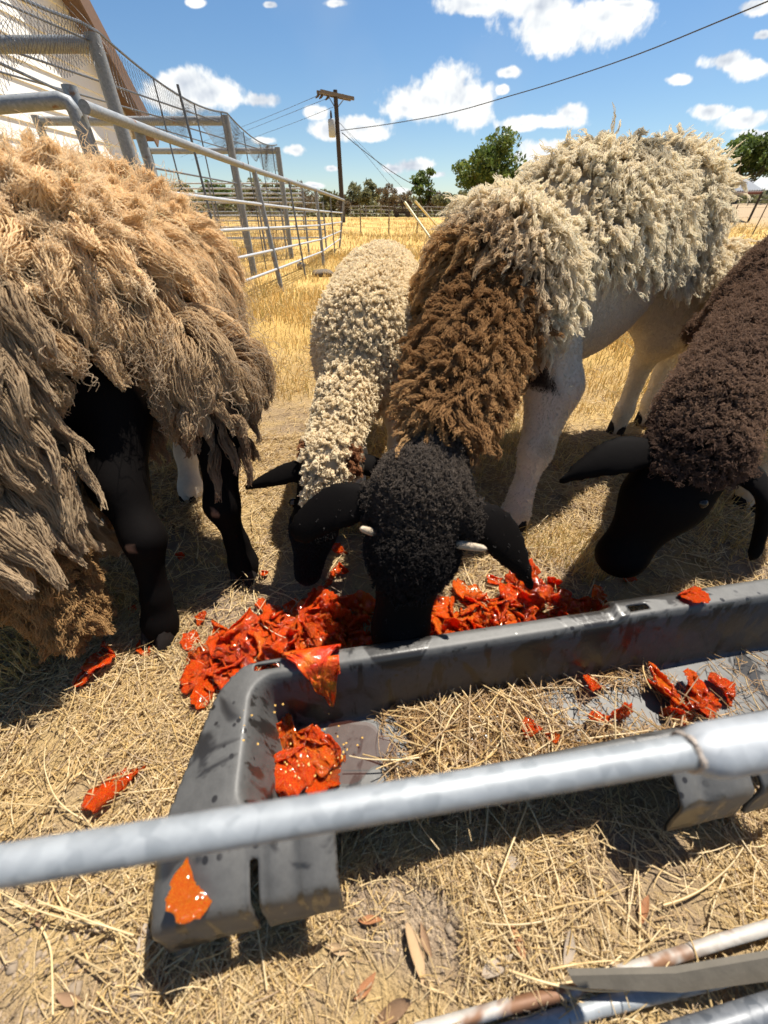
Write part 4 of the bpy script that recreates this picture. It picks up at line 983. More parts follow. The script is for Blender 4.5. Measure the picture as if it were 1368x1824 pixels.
    # skins folded over the rim: they follow the lip and hang down the inner wall
    def drape(u0, u1, s0, s1, seed, label):
        prof = [(-.030, RIM - .045), (-.012, RIM - .012), (-.002, RIM + .004), (.012, RIM + .007), (.026, RIM + .004), (.034, RIM - .016), (.040, RIM - .036), (.046, RIM - .060), (.052, RIM - .080)]
        n, m = 18, 14; V = []; F = []; rs = np.random.RandomState(seed)
        for i in range(n):
            for j in range(m):
                a, b = i / (n - 1), j / (m - 1); w = 1 - .55 * abs(2 * a - 1) ** 2 + .12 * math.sin(a * 9 + seed)
                s = s0 + (s1 - s0) * b * (w if b > .4 else 1); k = max(0, min(len(prof) - 1.001, s * (len(prof) - 1))); q = int(k); f = k - q
                v = prof[q][0] * (1 - f) + prof[q + 1][0] * f; z = prof[q][1] * (1 - f) + prof[q + 1][1] * f
                c = float(fbm(np.array([[a * 4, b * 4, seed * 1.7]]), 3, seed)[0]) - .44; pinch = 1 - .35 * max(0, b - .5)
                p = tw(u0 + (u1 - u0) * (.5 + (a - .5) * pinch), v, z) + Vector((0, 0, .004)) + (Vector((0, 0, 1)) + TE2 * .8).normalized() * (.004 + abs(c) * .030 * (.4 + b)); V.append(tuple(p))
        N = len(V); V += [(x, y - .001, z - .0025) for x, y, z in V]
        for i in range(n - 1):
            for j in range(m - 1): q = (i * m + j, i * m + j + 1, (i + 1) * m + j + 1, (i + 1) * m + j); F += [q, tuple(x + N for x in q[::-1])]
        ring = [i * m for i in range(n)] + [(n - 1) * m + j for j in range(1, m)] + [i * m + m - 1 for i in range(n - 2, -1, -1)] + [j for j in range(m - 2, 0, -1)]
        F += [(a, b, b + N, a + N) for a, b in zip(ring, ring[1:] + ring[:1])]
        c0 = tw((u0 + u1) / 2, .01, RIM); me = bpy.data.meshes.new('tomato_piece'); me.from_pydata([tuple(Vector(v) - c0) for v in V], [], F); me.update(); o = link_mesh('tomato_piece', me, M_TOM, None, True); o.location = c0; tag(o, label, 'tomato', 'tomato pieces on the trough rim')
    drape(.062, .150, .10, .62, 3, 'large torn tomato skin draped over the trough\'s rounded corner'); drape(.100, .146, .42, .95, 8, 'red tomato flap hanging down inside the trough wall')
    # seeds and pulp, too small to count
    rs = np.random.RandomState(5); mb = MB()
    spots = [tuple(tw(a, b, c)) for a, b, c in [(.115 + rs.normal(0, .02), .10 + rs.normal(0, .02), FLOOR + .012 + .012 * rs.rand()) for _ in range(34)] + [(.03 + rs.normal(0, .03), .07 + .05 * rs.rand(), RIM - .001) for _ in range(10)]]
    spots += [tuple(atz(500 + rs.normal(0, 35), 1350 + rs.normal(0, 22), FLOOR + .030)) for _ in range(50)]
    for s in spots:
        c = Vector(s); a = rs.rand() * 6.28; d = Vector((math.cos(a), math.sin(a), 0)); e = Vector((-d.y, d.x, 0)); r = .0015
        vs = [c + d * r * 1.5, c + e * r, c - d * r * 1.3, c - e * r, c + Vector((0, 0, r * .8)), c - Vector((0, 0, r * .8))]
        mb.add(vs, [(0, 1, 4), (1, 2, 4), (2, 3, 4), (3, 0, 4), (1, 0, 5), (2, 1, 5), (3, 2, 5), (0, 3, 5)])
    o = mb.build('tomato_seeds', M_SEED, None, True); tag(o, 'pale yellow tomato seeds spilled in the wet trough end', 'seeds', kind='stuff')
build_tomatoes()
# juice standing on the trough floor
def juice():
    m, t, p = new_mat('tomato_juice'); p.inputs['Base Color'].default_value = (.09, .03, .015, 1); p.inputs['Roughness'].default_value = .05; p.inputs['Alpha'].default_value = .32
    n = 40; V = [tuple(tw(.15, .095, FLOOR + .0105))]; 
    for k in range(n):
        a = 2 * math.pi * k / n; r = 1 + .16 * math.sin(3 * a + 1) + .1 * math.sin(5 * a); V.append(tuple(tw(.155 + .055 * r * math.cos(a), .105 + .042 * r * math.sin(a), FLOOR + .0105)))
    me = bpy.data.meshes.new('juice_puddle'); me.from_pydata(V, [], [(0, k + 1, (k + 1) % n + 1) for k in range(n)]); o = link_mesh('juice_puddle', me, m); tag(o, 'thin reddish juice puddle on the trough floor', 'puddle')
juice()

# ------------------------------------------------------------------ gate rail across the foreground and bars on the ground
def galv(name, col=(.23, .25, .265), rust=0.0, rough=.50):
    m, t, p = new_mat(name); tc = t.n('ShaderNodeTexCoord').outputs['Object']; n = t.noise(tc, 35.0, 5, .65); n2 = t.noise(tc, 9.0, 4, .6, .5); v = t.n('ShaderNodeTexVoronoi', ins={'Vector': tc, 'Scale': 120.0}).outputs['Color']
    c = t.mix(n, [x * .72 for x in col], [min(1, x * 1.18) for x in col]); c = t.mix(.10, c, t.n('ShaderNodeRGBToBW', ins={0: v}).outputs[0])
    c = t.mix(t.maprange(n2, .62 - rust, .70 - rust * .8), c, t.mix(n, (.10, .045, .022), (.24, .12, .06))) if rust else c
    t.link(c, p.inputs['Base Color']); p.inputs['Metallic'].default_value = .2; t.link(t.maprange(n, .3, .7, rough - .08, rough + .12), p.inputs['Roughness'])
    t.link(t.bump(n, .12, .002), p.inputs['Normal']); return m
M_GALV = galv('galvanised_steel'); M_RUST = galv('rusting_galvanised_steel', (.40, .37, .33), .13, .65); M_PIPE = galv('painted_gate_pipe', (.20, .215, .225), .02, .55); M_DARKPIPE = galv('dark_pipe', (.075, .085, .10), 0, .45)
def foreground():
    z = .42; a, b = atz(-140, 1566, z), atz(1222, 1340, z); c = atz(1235, 1342, z - .004); d = atz(1560, 1285, z - .004)
    root = empty('gate_rail', (a + b) / 2); tag(root, 'bright galvanised gate rail with welded joint, crossing above the trough', 'rail')
    tube_obj('pipe', [a, a.lerp(b, .5), b], .0093, M_GALV, root, 28)
    tube_obj('collar', [c - (d - c).normalized() * .004, c, c + (d - c).normalized() * .004, c + (d - c).normalized() * .012, d], [.0095, .0115, .0135, .0155, .0160], galv('zinc_collar', (.30, .32, .34), 0, .5), root, 28)
    mb = MB(); ax = (b - a).normalized()
    ring = [b + ax * .001 + (Vector((0, 0, 1)) * math.cos(k * .2618) + ax.cross(Vector((0, 0, 1))) * math.sin(k * .2618)) * (.0098 + .0008 * math.sin(k * 5)) for k in range(25)]
    mb.tube(ring, [.0019 + .0005 * math.sin(k * 2.3) for k in range(25)], 8, False); mb.build('weld_bead', plain('weld', (.36, .30, .25), .6, .3, .6, 200), root, True)
    # the bars of another gate lying at the photographer's feet
    def rod(pts, r, mat, label):
        o = tube_obj('gate_bar', [Vector(p) for p in pts], r, mat, None, 16); tag(o, label, 'bar', 'loose gate bars on the straw')
    g = lambda px, py, zz: atz(px, py, zz)
    rod([g(740, 1840, .012), g(900, 1795, .013), g(1010, 1768, .014), g(1100, 1735, .016), g(1290, 1675, .022), g(1500, 1615, .026)], .0062, M_RUST, 'rust blotched steel rod half buried in straw, outer bar of the gate')
    rod([g(880, 1850, .014), g(1060, 1795, .015), g(1240, 1752, .016), g(1400, 1712, .018), g(1560, 1680, .018)], .0075, M_GALV, 'pale galvanised steel rod passing beneath the black strip')
    rod([g(1180, 1860, .05), g(1368, 1800, .055), g(1560, 1745, .055)], .011, M_DARKPIPE, 'dark blue-grey pipe lying beside the galvanised rod')
    p0, p1, p2 = g(1012, 1732, .050), g(1200, 1728, .055), g(1480, 1680, .06); mb = MB(); up = Vector((-.05, -.10, -1)).normalized()
    vs = []; fs = []
    for p, h in ((p0, .006), (p0.lerp(p1, .06), .011), (p0.lerp(p1, .5), .014), (p1, .017), (p1.lerp(p2, .5), .020), (p2, .022)):
        n = Vector((.08, -.35, .1)).normalized() * .0025
        for q in (p - n, p + n, p + n + Vector((.003, -h * .75, -h * .6)), p - n + Vector((.003, -h * .75, -h * .6))): vs.append(q)
    for i in range(5):
        for k in range(4): fs.append((i * 4 + k, i * 4 + (k + 1) % 4, i * 4 + 4 + (k + 1) % 4, i * 4 + 4 + k))
    fs += [(3, 2, 1, 0), (20, 21, 22, 23)]; mb.add(vs, fs)
    o = mb.build('rubber_strip', plain('weathered_rubber', (.10, .088, .070), .75, 0, .4, 30, .4, .2), None, True); tag(o, 'flat black rubber strip resting across the galvanised rod', 'strip')
foreground()

# ------------------------------------------------------------------ dead leaves and clods on the straw
M_STONE = plain('stone', (.22, .17, .12), .9, 0, .4, 120)
def litter():
    mats = [plain('dead_leaf_' + n, c, .7, 0, .3, 90, .3) for n, c in (('tan', (.36, .24, .13)), ('brown', (.22, .13, .07)), ('grey', (.30, .24, .18)), ('rust', (.28, .12, .05)))]
    words = ['tan', 'brown', 'grey-brown', 'rust coloured']; meshes = []
    for s in range(6):
        rs = np.random.RandomState(s); n = 9; V = []; F = []; w = rs.uniform(.11, .21)
        for i in range(n):
            t = i / (n - 1); ww = w * math.sin(math.pi * min(1, max(0.03, t)) ** .85) + .012; c = .25 * math.sin(t * 2.6 + s) ; z = .16 * (t - .5) ** 2 * rs.uniform(.5, 1.5)
            for y, dz in ((-ww, .10 * ww / w), (0, 0), (ww, .10 * ww / w)): V.append((t - .5, y + c * .3, z + dz + rs.normal(0, .012)))
        for i in range(n - 1):
            for k in (0, 1): a = i * 3 + k; F.append((a, a + 3, a + 4, a + 1))
        m = n * 3; V += [(x, y, z - .012) for x, y, z in V]; F += [tuple(m + q for q in f[::-1]) for f in F]
        me = bpy.data.meshes.new('dead_leaf'); me.from_pydata(V, [], F); me.polygons.foreach_set('use_smooth', np.ones(len(F), bool)); meshes.append(me)
    spots = [(735, 1700, .05), (760, 1672, .03), (885, 1722, .042), (920, 1680, .03), (1085, 1755, .05), (700, 1800, .05), (1005, 1690, .035), (690, 1505, .035), (870, 1500, .036), (790, 1545, .03), (905, 1545, .034), (660, 1640, .03), (1010, 1480, .03), (115, 1775, .03), (255, 1690, .045), (650, 1755, .03), (330, 1700, .03), (1000, 885, .035), (520, 1715, .03), (1150, 1620, .03), (600, 1690, .028), (60, 1640, .02)]
    for k, (x, y, s) in enumerate(spots):
        c = k % 4; p = on_ground(x, y, .008); me = meshes[k % 6].copy(); me.materials.append(mats[c]); o = bpy.data.objects.new('dead_leaf', me); COL.objects.link(o)
        o.location = p; o.scale = (s, s, s); o.rotation_euler = (random.gauss(0, .25), random.gauss(0, .2), random.uniform(0, 6.28)); tag(o, 'curled %s dead leaf lying on the straw' % words[c], 'leaf', '%s dead leaves on the straw' % words[c])
    for k, (x, y, s) in enumerate(((15, 1725, .006), (125, 1765, .008), (150, 1665, .005), (800, 1655, .005), (735, 1655, .004), (240, 1770, .008), (60, 1700, .004))):
        bm = bmesh.new(); bmesh.ops.create_icosphere(bm, subdivisions=2, radius=s)
        for v in bm.verts: v.co *= 1 + random.uniform(-.18, .18); v.co.z *= .7
        me = bpy.data.meshes.new('stone'); bm.to_mesh(me); bm.free(); o = link_mesh('stone', me, M_STONE, None, True); o.location = on_ground(x, y, s * .3); tag(o, 'small rounded stone on the bare earth', 'stone', 'small stones on the bare earth')
    # clods and crumbs of earth
    rs = np.random.RandomState(3); mb = MB(); N = 2600
    xs = np.r_[rs.normal(-.40, .13, N // 2), rs.normal(.075, .055, N // 2)]; ys = np.r_[rs.normal(.0, .07, N // 2), rs.normal(.055, .022, N // 2)]; zs = ground_z(xs, ys)
    for x, y, z in zip(xs, ys, zs):
        r = .0012 + .0032 * rs.rand() ** 3; d = [Vector(rs.normal(0, 1, 3)).normalized() * r * rs.uniform(.7, 1.2) for _ in range(3)]; c = Vector((x, y, z + r * .4)); a, b, e = Vector((r, 0, 0)), Vector((0, r, 0)), Vector((0, 0, r * .8))
        vs = [c + a + d[0] * .3, c + b + d[1] * .3, c - a + d[2] * .3, c - b, c + e, c - e]; mb.add(vs, [(0, 1, 4), (1, 2, 4), (2, 3, 4), (3, 0, 4), (1, 0, 5), (2, 1, 5), (3, 2, 5), (0, 3, 5)])
    o = mb.build('soil_crumbs', plain('dry_earth', (.30, .23, .16), .95, 0, 0, 300, .3, .1)); tag(o, 'loose crumbs of dry grey-brown earth', 'soil', kind='stuff')
litter()
# ------------------------------------------------------------------ pipe gate and posts
def gx(p): return Vector(p)
def build_gate():
    root = empty('pipe_gate', (-1.25, 2.4, 0)); tag(root, 'long grey pipe gate with round top rail running out across the pasture', 'gate')
    top = [aty(150, 190, 2.35), aty(300, 246, 3.25), aty(452, 302, 4.93), aty(562, 338, 7.7), aty(612, 356, 12.4)]
    tube_obj('top_rail', top, .024, M_PIPE, root, 14)
    feet = {0: Vector((-1.32, 2.9, 0)), 1: atz(503, 520, 0), 2: atz(577, 475, 0), 3: Vector((-1.22, 12.4, 0))}
    tops = {0: aty(245, 226, 2.9), 1: top[2], 2: top[3], 3: top[4]}
    for k in (0, 1, 2, 3):
        f = feet[k].copy(); f.z = gz(f) - .02; tube_obj('upright', [f, tops[k] - Vector((0, 0, .015))], .026, M_PIPE, root, 12)
    for h in (.77, .58, .39, .22):
        pts = [feet[k].lerp(tops[k], h / 1.03) for k in (0, 1, 2, 3)]
        tube_obj('bar', pts, .0125, galv('bar_steel', (.42, .43, .44), .0, .45) if h == .77 else BAR, root, 8)
BAR = galv('gate_bar_steel', (.44, .45, .46), .0, .45)
build_gate()
def lone_posts():
    for (px, py, y, r, l) in ((122, 152, 2.42, .030, 'stout grey pipe post with open top at the gate hinge'),):
        t = aty(px, py, y); tube_obj('gate_post', [Vector((t.x, t.y, -.05)), t], r, M_PIPE, None, 14); o = bpy.data.objects['gate_post']; tag(o, l, 'post')
    a, b = aty(-140, 198, 2.25), aty(108, 178, 2.36); c = b + Vector((.035, .01, -.03)); o = tube_obj('pen_panel', [a, b, b + Vector((.025, .005, -.008)), c, c + Vector((.004, 0, -.06)), Vector((c.x + .01, c.y, 0))], .028, M_PIPE, None, 14)
    tag(o, 'bent grey pipe frame of a pen panel ending at the hinge post', 'panel')
    for (px0, py0, px1, py1, y, l) in ((515, 325, 545, 497, 6.1, 'thin dark steel stake leaning beside the gate'), (316, 150, 372, 372, 4.4, 'slender black rod standing against the netting'), (588, 352, 597, 455, 9.5, 'thin dark wire stay near the far end of the gate')):
        t = aty(px0, py0, y); f = aty(px1, py1, y); f = t + (f - t) * (t.z / max(.05, t.z - f.z)); f.z = gz(f) - .02
        o = tube_obj('steel_stake', [f, t], .011, M_DARKPIPE, None, 8); tag(o, l, 'stake')
    p = atz(536, 473, .05); bm = bmesh.new(); bmesh.ops.create_icosphere(bm, subdivisions=2, radius=.075)
    for v in bm.verts: v.co *= 1 + random.uniform(-.15, .15); v.co.z *= .75
    me = bpy.data.meshes.new('rock'); bm.to_mesh(me); bm.free(); o = link_mesh('rock', me, plain('rock', (.25, .22, .18), .9, 0, .4), None, True); o.location = p; tag(o, 'grey rock lying at the foot of the thin stake', 'rock')
    p = atz(575, 487, .03)
    bm = bmesh.new(); bmesh.ops.create_icosphere(bm, subdivisions=3, radius=.16)
    for v in bm.verts: v.co *= 1 + .35 * (fbm(np.array([v.co]) * 14, 2, 2)[0] - .4); v.co.z *= .35
    me = bpy.data.meshes.new('dirt_mound'); bm.to_mesh(me); bm.free(); o = link_mesh('dirt_mound', me, plain('mound_earth', (.13, .10, .07), .95, 0, .5, 50), None, True); o.location = p; tag(o, 'low dark mound of earth beside the gate', 'mound')
lone_posts()

# ------------------------------------------------------------------ wire netting pen
M_NET = strand_mat('net_wire', 0, .1, .4)
def build_pen():
    root = empty('netting_pen', (-1.95, 3.9, 0)); tag(root, 'tall pipe framed pen draped with sagging wire netting', 'pen')
    H = 1.64; ps = [(-1.96, 3.94), (-1.93, 6.5), (-1.885, 9.13)]
    for x, y in ps:
        tube_obj('post', [(x, y, -.05), (x, y, H)], .047, M_PIPE, root, 14); tube_obj('post', [(x - 2.3, y, -.05), (x - 2.3, y, H)], .047, M_PIPE, root, 12)
        tube_obj('cross_rail', [(x + .02, y, H - .045), (x - 2.3, y + .02, H - .045)], .042, M_PIPE, root, 12)
    tube_obj('cross_rail', [(-1.96, 3.94, 1.60), (-2.4, 2.2, 1.62)], .006, M_DARKPIPE, root, 6)
    C = np.array((.055, .055, .058)); W_ = []
    def wire(pts, K=7):
        pts = np.array(pts, float); t = np.linspace(0, len(pts) - 1, K); i = np.minimum(t.astype(int), len(pts) - 2); f = (t - i)[:, None]; W_.append(pts[i] * (1 - f) + pts[i + 1] * f)
    def topz(y): return H + .035 - .10 * 4 * ((y - 3.94) % 2.6) / 2.6 * (1 - ((y - 3.94) % 2.6) / 2.6)
    # the head cable and the diagonal brace rods
    cab = [(-1.95 + .012 * (y - 3.94), y, topz(y)) for y in np.linspace(2.0, 9.13, 40)]
    tube_obj('head_cable', cab, .009, M_DARKPIPE, root, 6)
    for a, b in (((-2.6, 3.94, 1.58), (-2.0, 6.5, 1.58)), ((-3.2, 3.94, 1.58), (-2.5, 6.5, 1.58)), ((-2.6, 6.5, 1.58), (-2.05, 9.13, 1.58)), ((-1.95, 3.94, 1.0), (-1.92, 6.5, 1.02)), ((-1.92, 6.5, 1.02), (-1.88, 9.13, 1.0)), ((-3.0, 6.5, 1.58), (-2.6, 9.13, 1.58)), ((-1.95, 2.6, 1.3), (-1.95, 3.94, 1.25))):
        tube_obj('brace_wire', [a, b], .0075, M_DARKPIPE, root, 6)
    for y in np.arange(4.7, 9.1, .85): tube_obj('net_stake', [(-1.94, y, 0), (-1.94, y, topz(y))], .007, M_DARKPIPE, root, 6)
    # netting: a sagging diamond mesh below the cable, a coarse weld mesh near the ground
    drop = lambda y: .30 + .10 * math.sin(y * 3.1) + .06 * math.sin(y * 7.7)
    for s in (-1, 1):
        for y0 in np.arange(1.9, 9.3, .035):
            pts = []
            for k in range(8):
                q = k / 7; y = y0 + s * q * .16; z = topz(min(max(y, 2), 9.1)) - q * drop(y); pts.append((-1.94 + .035 * math.sin(q * 3 + y * 4), y, z))
            wire(pts, 8)
    for s in (-1, 1):
        for x0 in np.arange(-4.2, -2.0, .04):
            pts = [(x0 + s * q * .2, 3.93 + .03 * math.sin(q * 5 + x0 * 9), 1.76 + .06 * math.sin(x0 * 3) - q * .22) for q in np.linspace(0, 1, 8)]; wire(pts, 8)
    fine = np.array(W_); W_.clear()
    for z in np.arange(.05, .72, .075): wire([(-1.94, 3.9, z), (-1.91, 6.5, z + .01), (-1.88, 9.1, z)])
    for y in np.arange(3.95, 9.1, .075): wire([(-1.93, y, .0), (-1.93, y, .36), (-1.93, y, .72)])
    for z in np.arange(.05, 1.0, .075): wire([(-1.88, 9.13, z), (-3, 9.13, z), (-4.2, 9.13, z)])
    for x in np.arange(-4.2, -1.9, .09): wire([(x, 9.13, 0), (x, 9.13, .5), (x, 9.13, 1.0)])
    weld = np.array(W_)
    curves_obj('netting', [(fine, np.full(fine.shape[:2], .0011), np.broadcast_to(C, fine.shape))], M_NET, root)
    curves_obj('weld_mesh', [(weld, np.full(weld.shape[:2], .0018), np.broadcast_to(np.array((.14, .10, .075)), weld.shape))], M_NET, root)
build_pen()
def build_panels():
    for y, x0, x1, zs, l in ((10.2, -4.6, -1.7, (1.22, 1.14, 1.06, .99, .92, .7, .5, .3), 'steel cattle panel of close horizontal bars behind the netting pen'), (12.2, -4.8, -1.55, (.95, .78, .6, .42, .25), 'low steel corral panel beyond the cattle panel')):
        root = empty('corral_panel', ((x0 + x1) / 2, y, 0)); tag(root, l, 'panel')
        for z in zs: tube_obj('bar', [(x0, y, z), (x1, y, z)], .014, BAR if y < 11 else M_PIPE, root, 6)
        for x in np.linspace(x0, x1, 4): tube_obj('upright', [(x, y, -.02), (x, y, zs[0] + .03)], .022, M_PIPE, root, 8)
build_panels()

# ------------------------------------------------------------------ white sided barn
def build_barn():
    root = empty('barn', (-5, 7, 0)); tag(root, 'white lap sided barn gable with brown raked eave', 'barn')
    X = -5.0; ye, ze, yr = 10.42, 2.30, 6.9; sl = 1.09; zr = ze + (ye - yr) * sl; y0 = 2 * yr - ye
    white = plain('white_siding', (.82, .81, .77), .6, 0, .1, 12, .07); brown = plain('brown_trim', (.16, .10, .07), .7, 0, .2, 30); tin = plain('roof_tin', (.22, .20, .18), .5, .4, .1, 20)
    mb = MB(); mb.add([(X - .06, y0, 0), (X - .06, ye, 0), (X - .06, ye, ze), (X - .06, yr, zr), (X - .06, y0, ze), (X - 6, y0, 0), (X - 6, ye, 0), (X - 6, ye, ze), (X - 6, yr, zr), (X - 6, y0, ze)],
           [(0, 1, 2, 3, 4), (9, 8, 7, 6, 5), (1, 6, 7, 2), (5, 0, 4, 9), (0, 5, 6, 1)]); wall = mb.build('wall', white, root)
    z = 0.0; hb = .215
    while z < zr - .05:
        z1 = min(z + hb + .02, zr)
        yb = min(ye, yr + (zr - z) / sl); yt = min(ye, yr + (zr - z1) / sl); ab, at_ = 2 * yr - yb, 2 * yr - yt
        ab, at_ = max(ab, y0), max(at_, y0)
        m = MB(); m.add([(X, ab, z), (X, yb, z), (X - .022, yt, z1), (X - .022, at_, z1), (X - .06, ab, z), (X - .06, yb, z), (X - .06, yt, z1), (X - .06, at_, z1)], [(0, 1, 2, 3), (7, 6, 5, 4), (0, 4, 5, 1), (1, 5, 6, 2), (3, 2, 6, 7), (0, 3, 7, 4)])
        m.build('siding_board', white, wall); z += hb
    for s in (1, -1):
        d = Vector((0, s, -sl)).normalized(); n = Vector((0, s * sl, 1)).normalized(); a = Vector((X + .32, yr - s * .0, zr)); L = (ye + .35 - yr) / abs(d.y)
        b = a + d * L; m = MB(); q = [a, b, b + Vector((-7, 0, 0)), a + Vector((-7, 0, 0))]; m.add([v + n * .02 for v in q] + [v + n * .10 for v in q], [(3, 2, 1, 0), (4, 5, 6, 7), (0, 1, 5, 4), (1, 2, 6, 5), (2, 3, 7, 6), (3, 0, 4, 7)]); rf = m.build('roof', tin, root)
        m = MB(); q = [a + Vector((.004, 0, 0)), b + Vector((.004, 0, 0))]; m.add([q[0] - n * .17, q[1] - n * .17, q[1] + n * .11, q[0] + n * .11] + [v + Vector((.03, 0, 0)) for v in (q[0] - n * .17, q[1] - n * .17, q[1] + n * .11, q[0] + n * .11)], [(3, 2, 1, 0), (4, 5, 6, 7), (0, 1, 5, 4), (1, 2, 6, 5), (2, 3, 7, 6), (3, 0, 4, 7)]); m.build('rake_board', brown, root)
        m = MB(); q = [a - n * .012, b - n * .012, b - n * .012 + Vector((-.32, 0, 0)), a - n * .012 + Vector((-.32, 0, 0))]; m.add(q + [v - n * .02 for v in q], [(0, 1, 2, 3), (7, 6, 5, 4), (0, 4, 5, 1), (1, 5, 6, 2), (2, 6, 7, 3), (3, 7, 4, 0)]); m.build('soffit', brown, root)
build_barn()

# ------------------------------------------------------------------ utility pole, wires and stays
M_WOOD = plain('creosoted_wood', (.055, .042, .033), .85, 0, .3, 30, .35); M_ARM = plain('weathered_crossarm', (.17, .14, .11), .85, 0, .3, 20, .3); M_WIRE = plain('black_cable', (.03, .03, .032), .5)
def build_pole():
    y = 30.0; top = aty(597, 160, y); root = empty('utility_pole', (top.x, y, .4)); tag(root, 'dark wooden utility pole with crossarm and grey transformer', 'utility pole')
    tube_obj('shaft', [(top.x + .05, y, 0), (top.x, y, top.z)], [.15, .115], M_WOOD, root, 12)
    a, b = aty(568, 163, 29.2), aty(627, 176, 31.0); d = (b - a).normalized(); s = Vector((d.y, -d.x, 0)).normalized()
    for k in (-1, 1):
        m = MB(); o = s * .14 * k; z = Vector((0, 0, .07)); w = s * .045
        m.add([a + o - z - w, b + o - z - w, b + o + z - w, a + o + z - w, a + o - z + w, b + o - z + w, b + o + z + w, a + o + z + w], [(0, 1, 2, 3), (7, 6, 5, 4), (0, 4, 5, 1), (1, 5, 6, 2), (2, 6, 7, 3), (3, 7, 4, 0)]); m.build('crossarm', M_ARM, root)
    c = (a + b) / 2
    for q in (.25, .75): tube_obj('brace', [a.lerp(b, q) - Vector((0, 0, .05)), Vector((top.x, y - .1, c.z - .55))], .025, M_WOOD, root, 6)
    t = aty(591, 228, y - .35); trm = plain('transformer_grey', (.42, .44, .45), .45, .2)
    tf = tube_obj('transformer', [t - Vector((0, 0, .36)), t - Vector((0, 0, .33)), t + Vector((0, 0, .28)), t + Vector((0, 0, .34)), t + Vector((0, 0, .38))], [.16, .19, .19, .17, .06], trm, root, 16)
    bu = tube_obj('bushing', [t + Vector((.0, 0, .36)), t + Vector((0, 0, .5)), t + Vector((0, 0, .68))], [.05, .06, .035], M_WOOD, None, 8); bu.parent = tf; bu.matrix_parent_inverse = Matrix.Translation(-Vector(root.location))
    bu.matrix_parent_inverse = Matrix.Identity(4); bu.location = (0, 0, 0)
    for k in (-.2, .2): tube_obj('bracket', [t + Vector((.1, .1, k)), Vector((top.x, y - .05, t.z + k))], .03, M_WOOD, root, 6)
    for q in (.02, .12, .3): tube_obj('insulator', [a.lerp(b, q) + Vector((0, 0, -.05)), a.lerp(b, q) + Vector((-.12, .12, -.12)), a.lerp(b, q) + Vector((-.25, .22, -.18))], [.05, .06, .03], M_WOOD, root, 8)
    def cable(pts, r, label):
        o = tube_obj('cable', pts, r, M_WIRE, None, 6); tag(o, label, 'cable', 'overhead cables')
    def seg(ps, r, l, n=28):
        # smooth path through (px, py, y)
        ps = np.array(ps, float); t = np.linspace(0, len(ps) - 1, n); out = []
        for v in t:
            i = int(min(v, len(ps) - 2)); f = v - i; p0, p1, p2, p3 = ps[max(i - 1, 0)], ps[i], ps[i + 1], ps[min(i + 2, len(ps) - 1)]
            q = .5 * ((2 * p1) + (p2 - p0) * f + (2 * p0 - 5 * p1 + 4 * p2 - p3) * f * f + (3 * p1 - p0 - 3 * p2 + p3) * f ** 3); out.append(aty(*q))
        cable(out, r, l)
    seg([(607, 232, 30), (690, 221, 28), (800, 201, 25.8), (900, 173, 23.6), (1000, 143, 21.4), (1140, 95, 18.6), (1300, 30, 15.6), (1480, -45, 13)], .016, 'twisted black service cable rising from the pole across the sky')
    seg([(609, 236, 30), (650, 270, 31), (700, 307, 33), (745, 332, 35), (800, 349, 37)], .020, 'sagging black cable dropping from the pole to the leafy tree')
    seg([(566, 170, 29), (500, 198, 36), (440, 222, 45), (300, 275, 70)], .010, 'thin line running from the crossarm tip past the pen', 14)
    seg([(580, 176, 29.5), (520, 200, 36), (450, 228, 46), (320, 280, 72)], .010, 'thin line running from the middle of the crossarm past the pen', 14)
    seg([(594, 190, 30), (540, 212, 36), (470, 238, 46), (340, 285, 72)], .010, 'lowest thin line leaving the pole below the crossarm', 14)
    M_GUARD = plain('yellow_guard', (.66, .58, .34), .5)
    for (x0, y0, x1, y1, yt, l) in ((721, 360, 778, 438, 14.6, 'longer pale yellow stay guard slanting to the ground'), (739, 357, 789, 422, 17.0, 'shorter pale yellow stay guard behind its twin')):
        f = atz(x1, y1, 0); f.z = gz(f); t = aty(x0, y0, yt); r2 = empty('stay_wire', f); tag(r2, l, 'stay wire')
        tube_obj('guard', [f, t], .035, M_GUARD, r2, 10); tube_obj('strand', [t, Vector((top.x + .1, y, top.z - 1.2))], .006, M_WIRE, r2, 5)
build_pole()

# ------------------------------------------------------------------ trees
def leaf_mat(name, a, b):
    m, t, p = new_mat(name); geo = t.n('ShaderNodeNewGeometry'); r = geo.outputs['Random Per Island']
    t.link(t.mix(r, a, b), p.inputs['Base Color']); p.inputs['Roughness'].default_value = .55; p.inputs['Specular IOR Level'].default_value = .3
    p.inputs['Transmission Weight'].default_value = 0.0
    tr = t.n('ShaderNodeBsdfTranslucent', ins={'Color': t.mix(r, [c * 1.3 for c in a], [c * 1.3 for c in b])}).outputs[0]; mx = t.n('ShaderNodeMixShader', ins={0: .3, 1: p.outputs[0], 2: tr}).outputs[0]
    t.link(mx, m.node_tree.nodes['Material Output'].inputs['Surface']); return m
LEAF = {'green': leaf_mat('leaf_green', (.05, .085, .018), (.15, .19, .045)), 'olive': leaf_mat('leaf_olive', (.10, .105, .045), (.22, .21, .10)), 'dry': leaf_mat('leaf_dry', (.10, .075, .045), (.20, .155, .09))}
M_BARK = plain('bark', (.10, .075, .055), .9, 0, .4, 12, .3)
